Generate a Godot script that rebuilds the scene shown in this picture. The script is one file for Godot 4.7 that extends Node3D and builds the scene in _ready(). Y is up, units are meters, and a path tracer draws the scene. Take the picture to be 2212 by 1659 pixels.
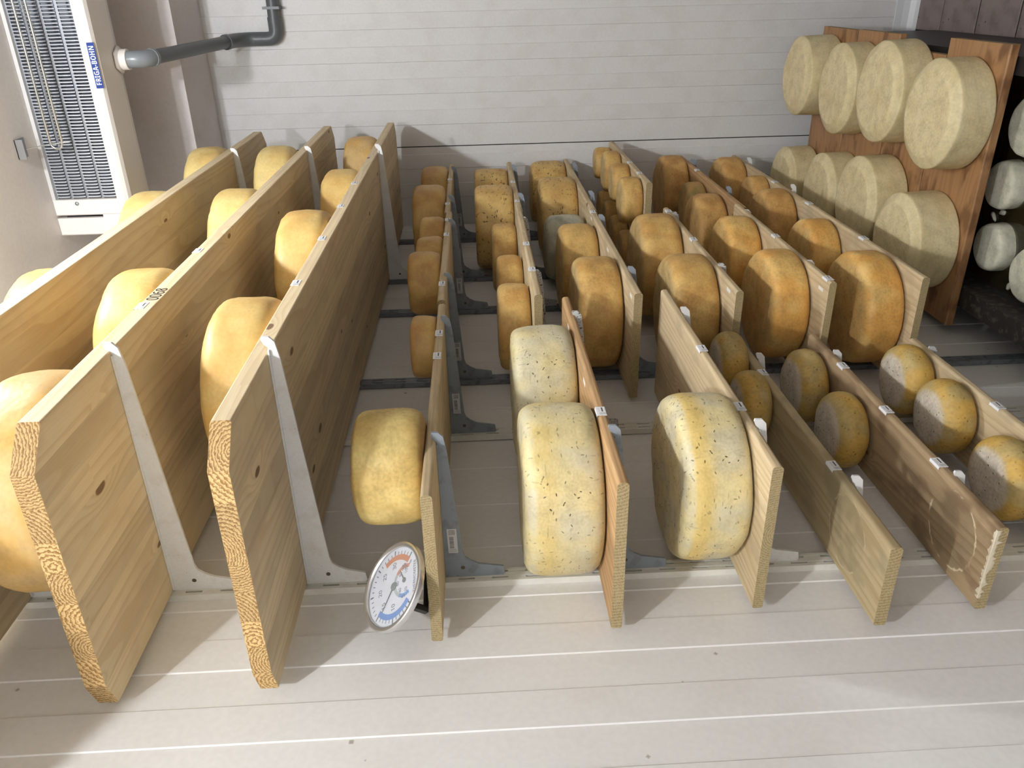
extends Node3D
# A cheese ripening room. The photograph was taken with the camera turned on its side: world up is the photo's left.
# Shelf wall: x = 0. End wall: z = 0. Floor: y = 0. Units are metres.

var counts := {}
var M := {}
var rng := RandomNumberGenerator.new()
const CEIL := 2.67
const ROOM_X := 1.75
const ROOM_Z := 4.0
const LAMPS := [Vector3(0.80, 2.55, 3.25), Vector3(0.82, 2.55, 1.72)]
const LAMP_ENERGY := [1.32, 0.70]
const LAMP_COLOR := Color(0.96, 0.977, 1.0)

# ---------------------------------------------------------------- node helpers
func numbered(called: String) -> String:
	var k: int = counts.get(called, 0)
	counts[called] = k + 1
	return called if k == 0 else "%s_%03d" % [called, k]

func tag(o: Node, label: String, category: String, group := "") -> Node:
	o.set_meta("label", label)
	o.set_meta("category", category)
	if group != "":
		o.set_meta("group", group)
	return o

func thing(called: String, label: String, category: String, at := Vector3.ZERO, group := "") -> Node3D:
	var o := Node3D.new()
	o.name = numbered(called)
	add_child(o, true)
	o.position = at
	tag(o, label, category, group)
	return o

func obj(called: String, mesh: Mesh, mat: Material, parent: Node = self, at := Vector3.ZERO) -> MeshInstance3D:
	var o := MeshInstance3D.new()
	o.mesh = mesh
	if mat:
		o.material_override = mat
	o.name = numbered(called) if parent == self else called
	parent.add_child(o, true)
	o.position = at
	return o

func struct(called: String, mesh: Mesh, mat: Material, at := Vector3.ZERO) -> MeshInstance3D:
	var o := obj(called, mesh, mat, self, at)
	o.set_meta("kind", "structure")
	return o

# ---------------------------------------------------------------- mesh helpers
func st_new() -> SurfaceTool:
	var st := SurfaceTool.new()
	st.begin(Mesh.PRIMITIVE_TRIANGLES)
	return st

func vert(st: SurfaceTool, p: Vector3, n: Vector3, uv: Vector2) -> void:
	st.set_normal(n)
	st.set_uv(uv)
	st.add_vertex(p)

# one triangle, turned so that its front (clockwise) agrees with its normals
func tri3(st: SurfaceTool, a: Array, b: Array, c: Array) -> void:
	var face: Vector3 = (b[0] - a[0]).cross(c[0] - a[0])
	var order := [a, c, b] if face.dot(a[1] + b[1] + c[1]) > 0.0 else [a, b, c]
	for e in order:
		vert(st, e[0], e[1], e[2])

func quad(st: SurfaceTool, a: Vector3, b: Vector3, c: Vector3, d: Vector3, n: Vector3, uva := Vector2(0, 0), uvb := Vector2(1, 0), uvc := Vector2(1, 1), uvd := Vector2(0, 1)) -> void:
	# clockwise seen from the front
	var flip := (b - a).cross(c - a).dot(n) > 0.0
	var P := [a, b, c, d]
	var U := [uva, uvb, uvc, uvd]
	var idx := [0, 2, 1, 0, 3, 2] if flip else [0, 1, 2, 0, 2, 3]
	for i in idx:
		vert(st, P[i], n, U[i])

func box(st: SurfaceTool, lo: Vector3, hi: Vector3) -> void:
	var c := [Vector3(lo.x, lo.y, lo.z), Vector3(hi.x, lo.y, lo.z), Vector3(hi.x, hi.y, lo.z), Vector3(lo.x, hi.y, lo.z), Vector3(lo.x, lo.y, hi.z), Vector3(hi.x, lo.y, hi.z), Vector3(hi.x, hi.y, hi.z), Vector3(lo.x, hi.y, hi.z)]
	quad(st, c[0], c[1], c[2], c[3], Vector3(0, 0, -1), Vector2(lo.x, lo.y), Vector2(hi.x, lo.y), Vector2(hi.x, hi.y), Vector2(lo.x, hi.y))
	quad(st, c[4], c[5], c[6], c[7], Vector3(0, 0, 1), Vector2(lo.x, lo.y), Vector2(hi.x, lo.y), Vector2(hi.x, hi.y), Vector2(lo.x, hi.y))
	quad(st, c[0], c[4], c[7], c[3], Vector3(-1, 0, 0), Vector2(lo.z, lo.y), Vector2(hi.z, lo.y), Vector2(hi.z, hi.y), Vector2(lo.z, hi.y))
	quad(st, c[1], c[5], c[6], c[2], Vector3(1, 0, 0), Vector2(lo.z, lo.y), Vector2(hi.z, lo.y), Vector2(hi.z, hi.y), Vector2(lo.z, hi.y))
	quad(st, c[3], c[2], c[6], c[7], Vector3(0, 1, 0), Vector2(lo.z, lo.x), Vector2(lo.z, hi.x), Vector2(hi.z, hi.x), Vector2(hi.z, lo.x))
	quad(st, c[0], c[1], c[5], c[4], Vector3(0, -1, 0), Vector2(lo.z, lo.x), Vector2(lo.z, hi.x), Vector2(hi.z, hi.x), Vector2(hi.z, lo.x))

func box_mesh(lo: Vector3, hi: Vector3) -> ArrayMesh:
	var st := st_new()
	box(st, lo, hi)
	return st.commit()

# box with a chamfer on the four long edges of one face; axis 0 = chamfered face is +x, 1 = +y, 2 = +z, -3 = -z side of walls
func raised(st: SurfaceTool, lo: Vector3, hi: Vector3, axis: int, c: float) -> void:
	# lo.axis is the back, hi.axis the front face; the front is inset by c
	var a := axis
	var b := (axis + 1) % 3
	var d := (axis + 2) % 3
	var mk := func(pa: float, pb: float, pd: float) -> Vector3:
		var v := Vector3.ZERO
		v[a] = pa
		v[b] = pb
		v[d] = pd
		return v
	var back := [mk.call(lo[a], lo[b], lo[d]), mk.call(lo[a], hi[b], lo[d]), mk.call(lo[a], hi[b], hi[d]), mk.call(lo[a], lo[b], hi[d])]
	var m := hi[a] - c
	var mid := [mk.call(m, lo[b], lo[d]), mk.call(m, hi[b], lo[d]), mk.call(m, hi[b], hi[d]), mk.call(m, lo[b], hi[d])]
	var fr := [mk.call(hi[a], lo[b] + c, lo[d] + c), mk.call(hi[a], hi[b] - c, lo[d] + c), mk.call(hi[a], hi[b] - c, hi[d] - c), mk.call(hi[a], lo[b] + c, hi[d] - c)]
	var na := mk.call(1.0, 0.0, 0.0) as Vector3
	quad(st, fr[0], fr[1], fr[2], fr[3], na, Vector2(lo[b], lo[d]), Vector2(hi[b], lo[d]), Vector2(hi[b], hi[d]), Vector2(lo[b], hi[d]))
	var nn := [mk.call(0.0, 0.0, -1.0), mk.call(0.0, 1.0, 0.0), mk.call(0.0, 0.0, 1.0), mk.call(0.0, -1.0, 0.0)]
	for i in 4:
		var j := (i + 1) % 4
		var n: Vector3 = nn[i]
		quad(st, mid[i], mid[j], fr[j], fr[i], (n + na).normalized())
		quad(st, back[i], back[j], mid[j], mid[i], n)

func raised_mesh(lo: Vector3, hi: Vector3, axis: int, c: float) -> ArrayMesh:
	var st := st_new()
	raised(st, lo, hi, axis, c)
	return st.commit()

# rounded rectangle in the xy plane: [points, normals], counted around
func rrect(x0: float, y0: float, x1: float, y1: float, r: Array, segs := 4) -> Array:
	# r = radii at (x1,y1), (x0,y1), (x0,y0), (x1,y0)
	var P: Array[Vector2] = []
	var N: Array[Vector2] = []
	var C := [Vector2(x1, y1), Vector2(x0, y1), Vector2(x0, y0), Vector2(x1, y0)]
	var S := [Vector2(-1, -1), Vector2(1, -1), Vector2(1, 1), Vector2(-1, 1)]
	for k in 4:
		var rr: float = r[k]
		var a0 := k * PI / 2.0
		if rr < 0.0003:
			for e in 2:
				P.append(C[k])
				N.append(Vector2.from_angle(a0 + e * PI / 2.0))
		else:
			var o: Vector2 = C[k] + S[k] * rr
			for i in segs + 1:
				var d := Vector2.from_angle(a0 + PI / 2.0 * i / segs)
				P.append(o + d * rr)
				N.append(d)
	return [P, N]

# extrude an outline in xy along z; zn / zf are functions of x so that ends can be slanted
func extrude(st: SurfaceTool, ends: SurfaceTool, ring: Array, zn: Callable, zf: Callable, uvo: Vector2, cap_uv: Callable) -> void:
	var P: Array = ring[0]
	var N: Array = ring[1]
	var n := P.size()
	var run := 0.0
	for i in n:
		var j := (i + 1) % n
		var a: Vector2 = P[i]
		var b: Vector2 = P[j]
		var l := a.distance_to(b)
		if l > 0.00005:
			var na := Vector3(N[i].x, N[i].y, 0)
			var nb := Vector3(N[j].x, N[j].y, 0)
			var fa := Vector3(a.x, a.y, zf.call(a.x))
			var fb := Vector3(b.x, b.y, zf.call(b.x))
			var ca := Vector3(a.x, a.y, zn.call(a.x))
			var cb := Vector3(b.x, b.y, zn.call(b.x))
			var q := [[fa, na, run], [ca, na, run], [cb, nb, run + l], [fb, nb, run + l]]
			for e in q:
				e[2] = Vector2(e[0].z, e[2]) + uvo
			tri3(st, q[0], q[1], q[2])
			tri3(st, q[0], q[2], q[3])
		run += l
	var mid := Vector2.ZERO
	for p in P:
		mid += p
	mid /= n
	for s in [0, 1]:
		var f: Callable = zn if s == 0 else zf
		var slope: float = (f.call(mid.x + 0.001) - f.call(mid.x - 0.001)) / 0.002
		var nn := Vector3(-slope, 0, 1).normalized() * (1.0 if s == 0 else -1.0)
		for i in n:
			var j := (i + 1) % n
			var tri := [mid, P[j], P[i]] if s == 0 else [mid, P[i], P[j]]
			var q := []
			for p in tri:
				q.append([Vector3(p.x, p.y, f.call(p.x)), nn, cap_uv.call(p)])
			tri3(ends, q[0], q[1], q[2])

func two_surface(a: SurfaceTool, ma: Material, b: SurfaceTool, mb: Material) -> ArrayMesh:
	a.set_material(ma)
	var m: ArrayMesh = a.commit()
	b.set_material(mb)
	b.commit(m)
	return m

# revolve a profile of (radius, height) points about y; tint gives a linear vertex colour for a point
func lathe(prof: Array, segs: int, bump = null, tint = null) -> ArrayMesh:
	var n := prof.size()
	var pos := PackedVector3Array()
	var col := PackedColorArray()
	var nor := PackedVector3Array()
	var uv := PackedVector2Array()
	var idx := PackedInt32Array()
	for i in n:
		var pr: Vector2 = prof[i]
		for k in segs + 1:
			var a := TAU * (k % segs) / segs
			var p := Vector3(pr.x * cos(a), pr.y, pr.x * sin(a))
			if bump != null:
				p = bump.call(p, i, n)
			pos.append(p)
			uv.append(Vector2(float(k) / segs, float(i) / (n - 1)))
			if tint != null:
				col.append(tint.call(p, i, n))
	nor.resize(pos.size())
	var w := segs + 1
	for i in n - 1:
		for k in segs:
			var a := i * w + k
			var b := a + 1
			var c := a + w
			var d := c + 1
			idx.append_array([a, c, b, b, c, d])
			var fn := (pos[b] - pos[a]).cross(pos[c] - pos[a]) + (pos[d] - pos[b]).cross(pos[c] - pos[b])
			fn = -fn
			for q in [a, b, c, d]:
				nor[q] += fn
	for i in n:
		var s := nor[i * w] + nor[i * w + segs]
		nor[i * w] = s
		nor[i * w + segs] = s
	# orientation: the profile runs from the bottom axis outwards to the top axis
	for q in nor.size():
		nor[q] = nor[q].normalized() if nor[q].length() > 1e-12 else Vector3(0, 1 if pos[q].y > prof[n / 2].y else -1, 0)
	var mid_i := (n / 2) * w
	if nor[mid_i].dot(Vector3(pos[mid_i].x, 0, pos[mid_i].z)) < 0.0:
		for q in nor.size():
			nor[q] = -nor[q]
	for t in range(0, idx.size(), 3):
		var fc := (pos[idx[t + 1]] - pos[idx[t]]).cross(pos[idx[t + 2]] - pos[idx[t]])
		if fc.dot(nor[idx[t]] + nor[idx[t + 1]] + nor[idx[t + 2]]) > 0.0:
			var tmp := idx[t]
			idx[t] = idx[t + 1]
			idx[t + 1] = tmp
	var arr := []
	arr.resize(Mesh.ARRAY_MAX)
	arr[Mesh.ARRAY_VERTEX] = pos
	arr[Mesh.ARRAY_NORMAL] = nor
	arr[Mesh.ARRAY_TEX_UV] = uv
	if col.size() > 0:
		arr[Mesh.ARRAY_COLOR] = col
	arr[Mesh.ARRAY_INDEX] = idx
	var m := ArrayMesh.new()
	m.add_surface_from_arrays(Mesh.PRIMITIVE_TRIANGLES, arr)
	return m

# tube along a list of points
func tube(st: SurfaceTool, pts: Array, r: float, segs := 10, capped := true) -> void:
	var prev := Vector3.ZERO
	var rings := []
	for i in pts.size():
		var t: Vector3 = (pts[min(i + 1, pts.size() - 1)] - pts[max(i - 1, 0)]).normalized()
		var u: Vector3 = prev
		if i == 0:
			u = t.cross(Vector3(0.31, 0.87, 0.23)).normalized()
		else:
			u = (u - t * u.dot(t)).normalized()
		prev = u
		var v := t.cross(u)
		var ring := []
		for k in segs:
			var a := TAU * k / segs
			var d := u * cos(a) + v * sin(a)
			ring.append([pts[i] + d * r, d])
		rings.append(ring)
	for i in pts.size() - 1:
		for k in segs:
			var j := (k + 1) % segs
			var q := [rings[i][k], rings[i + 1][k], rings[i + 1][j], rings[i][j]]
			for e in 4:
				q[e] = [q[e][0], q[e][1], Vector2(float(k) / segs, i * 0.1)]
			tri3(st, q[0], q[1], q[2])
			tri3(st, q[0], q[2], q[3])
	if capped:
		for s in [0, pts.size() - 1]:
			var n: Vector3 = (pts[0] - pts[1]).normalized() if s == 0 else (pts[s] - pts[s - 1]).normalized()
			for k in segs:
				var j := (k + 1) % segs
				tri3(st, [pts[s], n, Vector2.ZERO], [rings[s][k][0], n, Vector2.ZERO], [rings[s][j][0], n, Vector2.ZERO])

func tube_mesh(pts: Array, r: float, segs := 12) -> ArrayMesh:
	var st := st_new()
	tube(st, pts, r, segs)
	return st.commit()

# flat plate: polygon in the xy plane, thickness along z
func plate(st: SurfaceTool, poly: PackedVector2Array, z0: float, z1: float) -> void:
	var tri := Geometry2D.triangulate_polygon(poly)
	for s in [0, 1]:
		var z := z1 if s == 0 else z0
		var n := Vector3(0, 0, 1 if s == 0 else -1)
		for i in range(0, tri.size(), 3):
			var q := []
			for k in 3:
				var p := poly[tri[i + k]]
				q.append([Vector3(p.x, p.y, z), n, p])
			tri3(st, q[0], q[1], q[2])
	var area := 0.0
	for i in poly.size():
		area += poly[i].cross(poly[(i + 1) % poly.size()])
	for i in poly.size():
		var a := poly[i]
		var b := poly[(i + 1) % poly.size()]
		var d := (b - a).normalized()
		var n2 := Vector2(d.y, -d.x) * signf(area)
		quad(st, Vector3(a.x, a.y, z0), Vector3(b.x, b.y, z0), Vector3(b.x, b.y, z1), Vector3(a.x, a.y, z1), Vector3(n2.x, n2.y, 0))

# ---------------------------------------------------------------- texture helpers
func noise(seed_: int, freq: float, oct := 3) -> FastNoiseLite:
	var n := FastNoiseLite.new()
	n.seed = seed_
	n.noise_type = FastNoiseLite.TYPE_SIMPLEX_SMOOTH
	n.frequency = freq
	n.fractal_octaves = oct
	return n

func tex(w: int, h: int, data: PackedByteArray) -> ImageTexture:
	var im := Image.create_from_data(w, h, false, Image.FORMAT_RGB8, data)
	im.generate_mipmaps()
	return ImageTexture.create_from_image(im)

func smooth(a: float, b: float, x: float) -> float:
	return smoothstep(a, b, x)

# wood, grain along u. lm x wm metres. knots: [u, v, radius]. marks: extra callable(u, v, colour) -> colour
func wood(w: int, h: int, lm: float, wm: float, seed_: int, light: Color, dark: Color, ring_freq: float, stain: float, stain_col: Color, knots := [], marks = null) -> ImageTexture:
	var nb := noise(seed_, 1.0, 2)
	var nf := noise(seed_ + 7, 1.0, 2)
	var ns := noise(seed_ + 13, 1.0, 4)
	var data := PackedByteArray()
	data.resize(w * h * 3)
	var o := 0
	for y in h:
		var v := wm * y / h
		for x in w:
			var u := lm * x / w
			var f := v * ring_freq + 2.2 * nb.get_noise_2d(u * 0.9, v * 9.0)
			var kd := 0.0
			for k in knots:
				var du: float = (u - k[0]) / 2.2
				var dv: float = v - k[1]
				var d: float = (du * du + dv * dv) / (k[2] * k[2])
				if d < 12.0:
					f += 2.4 * exp(-d * 0.35)
					kd = maxf(kd, 1.0 - smooth(0.18, 0.42, d))
			var s := f - floorf(f)
			var ring := smooth(0.35, 0.92, s) * (1.0 - smooth(0.93, 1.0, s))
			var fib := nf.get_noise_2d(u * 14.0, v * 900.0)
			var g := clampf(ring * 0.62 + fib * 0.34 + 0.12, 0.0, 1.0)
			var c := light.lerp(dark, g)
			if stain > 0.0:
				var t := smooth(0.02, 0.5, ns.get_noise_2d(u * 7.0, v * 13.0))
				c = c.lerp(stain_col, t * stain)
			if kd > 0.0:
				c = c.lerp(Color(0.40, 0.28, 0.17), kd * 0.75)
			if marks != null:
				c = marks.call(u, v, c)
			data[o] = int(clampf(c.r, 0, 1) * 255)
			data[o + 1] = int(clampf(c.g, 0, 1) * 255)
			data[o + 2] = int(clampf(c.b, 0, 1) * 255)
			o += 3
	return tex(w, h, data)

# end grain: cells side by side, each with its own pith
func end_grain(cells: int, cw: int, ch: int, aspect: float, seed_: int, light: Color, dark: Color, freq: float, rough: float) -> ImageTexture:
	var w := cells * cw
	var r := RandomNumberGenerator.new()
	r.seed = seed_
	var nz := noise(seed_, 1.0, 3)
	var piths := []
	for c in cells:
		piths.append(Vector3(r.randf_range(-0.4, 1.4), r.randf_range(-1.3, 2.0), r.randf_range(0.75, 1.5)))
	var tones := []
	for c in cells:
		tones.append(r.randf_range(0.86, 1.06))
	var data := PackedByteArray()
	data.resize(w * ch * 3)
	var o := 0
	for y in ch:
		for x in w:
			var ci := x / cw
			var px := float(x % cw) / cw * aspect
			var py := float(y) / ch
			var p: Vector3 = piths[ci]
			var d := Vector2(px - p.x * aspect, py - p.y).length()
			var nn := nz.get_noise_2d(px * 5.0 + ci * 17.0, py * 5.0)
			var s := d * freq * p.z + nn * 0.5
			s -= floorf(s)
			var g := smooth(0.25, 0.95, s) * (1.0 - smooth(0.96, 1.0, s))
			g = clampf(g + rough * nz.get_noise_2d(x * 0.9, y * 0.9), 0.0, 1.0)
			var c := light.lerp(dark, g)
			var t: float = tones[ci]
			data[o] = int(clampf(c.r * t, 0, 1) * 255)
			data[o + 1] = int(clampf(c.g * t, 0, 1) * 255)
			data[o + 2] = int(clampf(c.b * t, 0, 1) * 255)
			o += 3
	return tex(w, ch, data)

# seamless near-white tile for cheese rind; specks: number, length and width in pixels, colour
func rind(sz: int, seed_: int, amount: float, specks: int, sl: float, sw: float, scol: Color, pits := 0, pit_col := Color(0.98, 0.95, 0.85)) -> ImageTexture:
	var fine := noise(seed_, 0.06, 3).get_seamless_image(sz, sz).get_data()
	var coarse := noise(seed_ + 3, 0.012, 4).get_seamless_image(sz, sz).get_data()
	var data := PackedByteArray()
	data.resize(sz * sz * 3)
	for i in sz * sz:
		var a := fine[i] / 255.0
		var b := coarse[i] / 255.0
		var k := 1.0 - amount * (0.55 * a + 0.6 * b)
		data[i * 3] = int(clampf(k + amount * 0.45, 0, 1) * 255)
		data[i * 3 + 1] = int(clampf(k + amount * 0.42, 0, 1) * 255)
		data[i * 3 + 2] = int(clampf(k + amount * 0.30, 0, 1) * 255)
	var r := RandomNumberGenerator.new()
	r.seed = seed_
	for q in specks + pits:
		var is_pit := q >= specks
		var cx := r.randf() * sz
		var cy := r.randf() * sz
		var an := r.randf() * PI
		var ll := sl * r.randf_range(0.5, 1.25)
		var ww := sw * r.randf_range(0.7, 1.2)
		if is_pit:
			ll = r.randf_range(2.0, 9.0)
			ww = r.randf_range(1.5, 5.0)
		var al := r.randf_range(0.55, 1.0)
		var cc := pit_col if is_pit else scol
		if is_pit:
			al *= 0.5
		var R := int(ceil(maxf(ll, ww))) + 1
		for dy in range(-R, R + 1):
			for dx in range(-R, R + 1):
				var u := (dx * cos(an) + dy * sin(an)) / ll
				var v := (-dx * sin(an) + dy * cos(an)) / ww
				var dd := u * u + v * v
				if dd < 1.0:
					var t := al * (1.0 - smooth(0.55, 1.0, dd))
					var i := (posmod(int(cy) + dy, sz) * sz + posmod(int(cx) + dx, sz)) * 3
					data[i] = int(lerpf(data[i], cc.r * 255, t))
					data[i + 1] = int(lerpf(data[i + 1], cc.g * 255, t))
					data[i + 2] = int(lerpf(data[i + 2], cc.b * 255, t))
	return tex(sz, sz, data)

# seamless tint tile between two colours
func blotch(sz: int, seed_: int, a: Color, b: Color, lo: float, hi: float, freq: float, specks := 0, scol := Color.BLACK) -> ImageTexture:
	var n1 := noise(seed_, freq, 4).get_seamless_image(sz, sz).get_data()
	var n2 := noise(seed_ + 5, 0.15, 2).get_seamless_image(sz, sz).get_data()
	var data := PackedByteArray()
	data.resize(sz * sz * 3)
	for i in sz * sz:
		var t := smooth(lo, hi, n1[i] / 255.0)
		var c := a.lerp(b, t)
		var k := 0.985 + 0.03 * (n2[i] / 255.0 - 0.5)
		data[i * 3] = int(clampf(c.r * k, 0, 1) * 255)
		data[i * 3 + 1] = int(clampf(c.g * k, 0, 1) * 255)
		data[i * 3 + 2] = int(clampf(c.b * k, 0, 1) * 255)
	var r := RandomNumberGenerator.new()
	r.seed = seed_
	for q in specks:
		var cx := r.randi() % sz
		var cy := r.randi() % sz
		var rad := r.randf_range(0.6, 1.6)
		for dy in range(-2, 3):
			for dx in range(-2, 3):
				if dx * dx + dy * dy <= rad * rad:
					var i := (posmod(cy + dy, sz) * sz + posmod(cx + dx, sz)) * 3
					data[i] = int(scol.r * 255)
					data[i + 1] = int(scol.g * 255)
					data[i + 2] = int(scol.b * 255)
	return tex(sz, sz, data)

func mat(c: Color, rough := 0.6, metal := 0.0) -> StandardMaterial3D:
	var m := StandardMaterial3D.new()
	m.albedo_color = c
	m.roughness = rough
	m.metallic = metal
	return m

func tmat(t: Texture2D, rough: float, scale := Vector3.ONE, tri := false, vc := false) -> StandardMaterial3D:
	var m := StandardMaterial3D.new()
	m.albedo_texture = t
	m.roughness = rough
	m.uv1_scale = scale
	m.uv1_triplanar = tri
	m.vertex_color_use_as_albedo = vc
	return m

func normal_tile(sz: int, seed_: int, freq: float, strength: float) -> NoiseTexture2D:
	var n := NoiseTexture2D.new()
	n.width = sz
	n.height = sz
	n.seamless = true
	n.as_normal_map = true
	n.bump_strength = strength
	n.noise = noise(seed_, freq, 4)
	return n

func rgb(r: int, g: int, b: int) -> Color:
	return Color(r / 255.0, g / 255.0, b / 255.0)

# ---------------------------------------------------------------- scene
func _ready() -> void:
	rng.seed = 4711
	set_camera_and_light()
	make_materials()
	build_room()
	build_rails()
	build_boards()
	build_brackets()
	build_cheeses()
	build_evaporator()
	build_drain_pipe()
	build_brine_tub()
	build_thermometer()

func set_camera_and_light() -> void:
	var cam := Camera3D.new()
	cam.name = "camera"
	add_child(cam)
	# the phone was held sideways: image right is world down
	cam.transform = Transform3D(Basis(Vector3(-0.020333, -0.998621, 0.048402), Vector3(0.894471, -0.039798, -0.445351), Vector3(0.446663, 0.034239, 0.894047)).orthonormalized(), Vector3(0.8, 1.52, 2.96))
	cam.fov = 51.29
	cam.near = 0.02
	cam.far = 30.0
	cam.current = true
	var env := Environment.new()
	env.background_mode = Environment.BG_COLOR
	env.background_color = Color.BLACK
	env.tonemap_mode = Environment.TONE_MAPPER_LINEAR
	env.tonemap_exposure = 1.07
	env.sdfgi_enabled = true
	env.ssao_enabled = true
	env.ssil_enabled = true
	var we := WorldEnvironment.new()
	we.name = "environment"
	we.environment = env
	add_child(we)
	# two bare bulbs under the ceiling, along the middle of the aisle, both outside the frame
	var words := ["bare white bulb under the ceiling behind the camera", "bare white bulb under the ceiling beside the cooling unit"]
	for i in 2:
		ceiling_lamp(LAMPS[i], LAMP_ENERGY[i], words[i])

func ceiling_lamp(at: Vector3, energy: float, label: String) -> void:
	var lamp := thing("ceiling_lamp", label, "lamp", at, "bare bulbs under the ceiling")
	var bulb_mat := mat(Color(1, 0.98, 0.95))
	bulb_mat.emission_enabled = true
	bulb_mat.emission = Color(1.0, 0.97, 0.92)
	bulb_mat.emission_energy_multiplier = 3.0
	var prof := [Vector2(0, -0.035), Vector2(0.014, -0.032), Vector2(0.026, -0.022), Vector2(0.032, -0.004), Vector2(0.03, 0.012), Vector2(0.02, 0.03), Vector2(0.013, 0.045), Vector2(0, 0.046)]
	obj("bulb", lathe(prof, 24), bulb_mat, lamp)
	var up := CEIL - at.y - 0.0005
	obj("socket", lathe([Vector2(0, 0.046), Vector2(0.02, 0.046), Vector2(0.022, up - 0.02), Vector2(0.045, up - 0.012), Vector2(0.045, up), Vector2(0, up)], 24), mat(Color(0.85, 0.84, 0.82)), lamp)
	var l := OmniLight3D.new()
	l.name = "bulb_light"
	l.light_color = LAMP_COLOR
	l.light_energy = energy
	l.light_size = 0.03
	l.omni_range = 12.0
	l.omni_attenuation = 2.0
	l.shadow_enabled = true
	lamp.add_child(l)

func make_materials() -> void:
	# painted sandwich panels
	M.wall = tmat(blotch(512, 11, rgb(238, 236, 232), rgb(235, 232, 227), 0.45, 0.85, 0.008, 16, rgb(176, 168, 156)), 0.78, Vector3(1.1, 1.1, 1.1), true)
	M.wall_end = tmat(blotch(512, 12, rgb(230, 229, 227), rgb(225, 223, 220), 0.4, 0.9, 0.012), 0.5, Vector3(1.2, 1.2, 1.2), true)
	M.wall_room = tmat(blotch(256, 21, rgb(232, 232, 230), rgb(228, 227, 224), 0.4, 0.9, 0.012), 0.6, Vector3(1.2, 1.2, 1.2), true)
	M.wall_aisle = tmat(blotch(256, 22, rgb(158, 153, 146), rgb(144, 138, 131), 0.4, 0.9, 0.02), 0.7, Vector3(1.2, 1.2, 1.2), true)  # for the unseen opposite wall; mid-grey chosen to cut bounce light into the shelves
	M.ceiling = tmat(blotch(512, 13, rgb(232, 226, 221), rgb(226, 219, 214), 0.4, 0.9, 0.01), 0.7, Vector3(0.9, 0.9, 0.9), true)
	M.beam = tmat(blotch(256, 14, rgb(230, 222, 219), rgb(224, 215, 211), 0.4, 0.9, 0.012), 0.75, Vector3(1.5, 1.5, 1.5), true)
	M.joint = mat(rgb(40, 38, 36), 0.8)
	M.tile = tmat(blotch(256, 15, rgb(138, 124, 120), rgb(120, 106, 102), 0.4, 0.9, 0.02, 40, rgb(66, 54, 48)), 0.55, Vector3(2.3, 2.3, 2.3), true)
	M.grout = mat(rgb(38, 32, 30), 0.9)
	M.cove = mat(rgb(222, 224, 226), 0.35)
	M.rail_white = tmat(blotch(256, 16, rgb(228, 226, 216), rgb(220, 217, 205), 0.45, 0.9, 0.02), 0.4, Vector3(3, 3, 3), true)
	M.rail_grey = tmat(blotch(256, 17, rgb(128, 134, 140), rgb(98, 102, 106), 0.45, 0.9, 0.03), 0.4, Vector3(6, 6, 6), true)
	M.slot = mat(rgb(26, 24, 22), 0.9)
	M.steel_white = tmat(blotch(256, 18, rgb(236, 236, 234), rgb(229, 227, 222), 0.5, 0.9, 0.02, 8, rgb(120, 96, 74)), 0.35, Vector3(5, 5, 5), true)
	M.steel_grey = tmat(blotch(256, 19, rgb(146, 154, 162), rgb(132, 138, 144), 0.5, 0.85, 0.02, 14, rgb(84, 52, 36)), 0.4, Vector3(6, 6, 6), true)
	M.steel_rust = tmat(blotch(256, 20, rgb(204, 206, 204), rgb(104, 68, 46), 0.66, 0.80, 0.04, 20, rgb(84, 52, 36)), 0.55, Vector3(14, 14, 14), true)
	M.hole = mat(rgb(96, 84, 66), 0.8)
	# timber
	var ph := Color(0.90, 0.83, 0.69)
	var pd := Color(0.83, 0.735, 0.58)
	M.pine = tmat(wood(1536, 512, 1.2, 0.4, 101, ph, pd, 48.0, 0.15, Color(0.72, 0.62, 0.49), [[0.22, 0.1, 0.008], [0.55, 0.29, 0.011], [0.83, 0.06, 0.007], [1.02, 0.21, 0.009], [0.4, 0.36, 0.006], [0.13, 0.31, 0.006]]), 0.62)
	M.pine_end = tmat(end_grain(9, 128, 72, 1.75, 103, Color(0.86, 0.73, 0.50), Color(0.55, 0.39, 0.20), 5.0, 0.12), 0.7)
	M.old = tmat(wood(1024, 400, 1.3, 0.5, 105, Color(0.82, 0.745, 0.60), Color(0.72, 0.625, 0.475), 62.0, 0.5, Color(0.68, 0.61, 0.49), [[0.31, 0.12, 0.009], [0.72, 0.3, 0.008], [1.05, 0.16, 0.01], [0.5, 0.42, 0.007]]), 0.72)
	M.old_red = tmat(wood(1024, 400, 1.3, 0.5, 108, Color(0.76, 0.62, 0.44), Color(0.64, 0.49, 0.32), 55.0, 0.5, Color(0.60, 0.50, 0.37), [[0.25, 0.2, 0.01], [0.8, 0.1, 0.008]]), 0.72)
	M.old_end = tmat(end_grain(3, 340, 40, 15.0, 107, Color(0.73, 0.66, 0.49), Color(0.58, 0.495, 0.345), 4.2, 0.4), 0.85)
	M.wet = tmat(wood(1024, 640, 0.8, 0.5, 111, Color(0.66, 0.50, 0.335), Color(0.59, 0.43, 0.28), 30.0, 0.9, Color(0.46, 0.32, 0.195), [[0.2, 0.1, 0.01], [0.52, 0.36, 0.009]]), 0.5)
	# rinds (multiplied by each cheese's own colours)
	M.rind_smooth = tmat(rind(512, 31, 0.20, 0, 1, 1, Color.BLACK, 120), 0.5, Vector3(4, 4, 4), true, true)
	M.rind_rough = tmat(rind(512, 33, 0.34, 10, 3, 1.5, rgb(120, 84, 40), 420, Color(1, 0.98, 0.9)), 0.58, Vector3(4.5, 4.5, 4.5), true, true)
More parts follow.
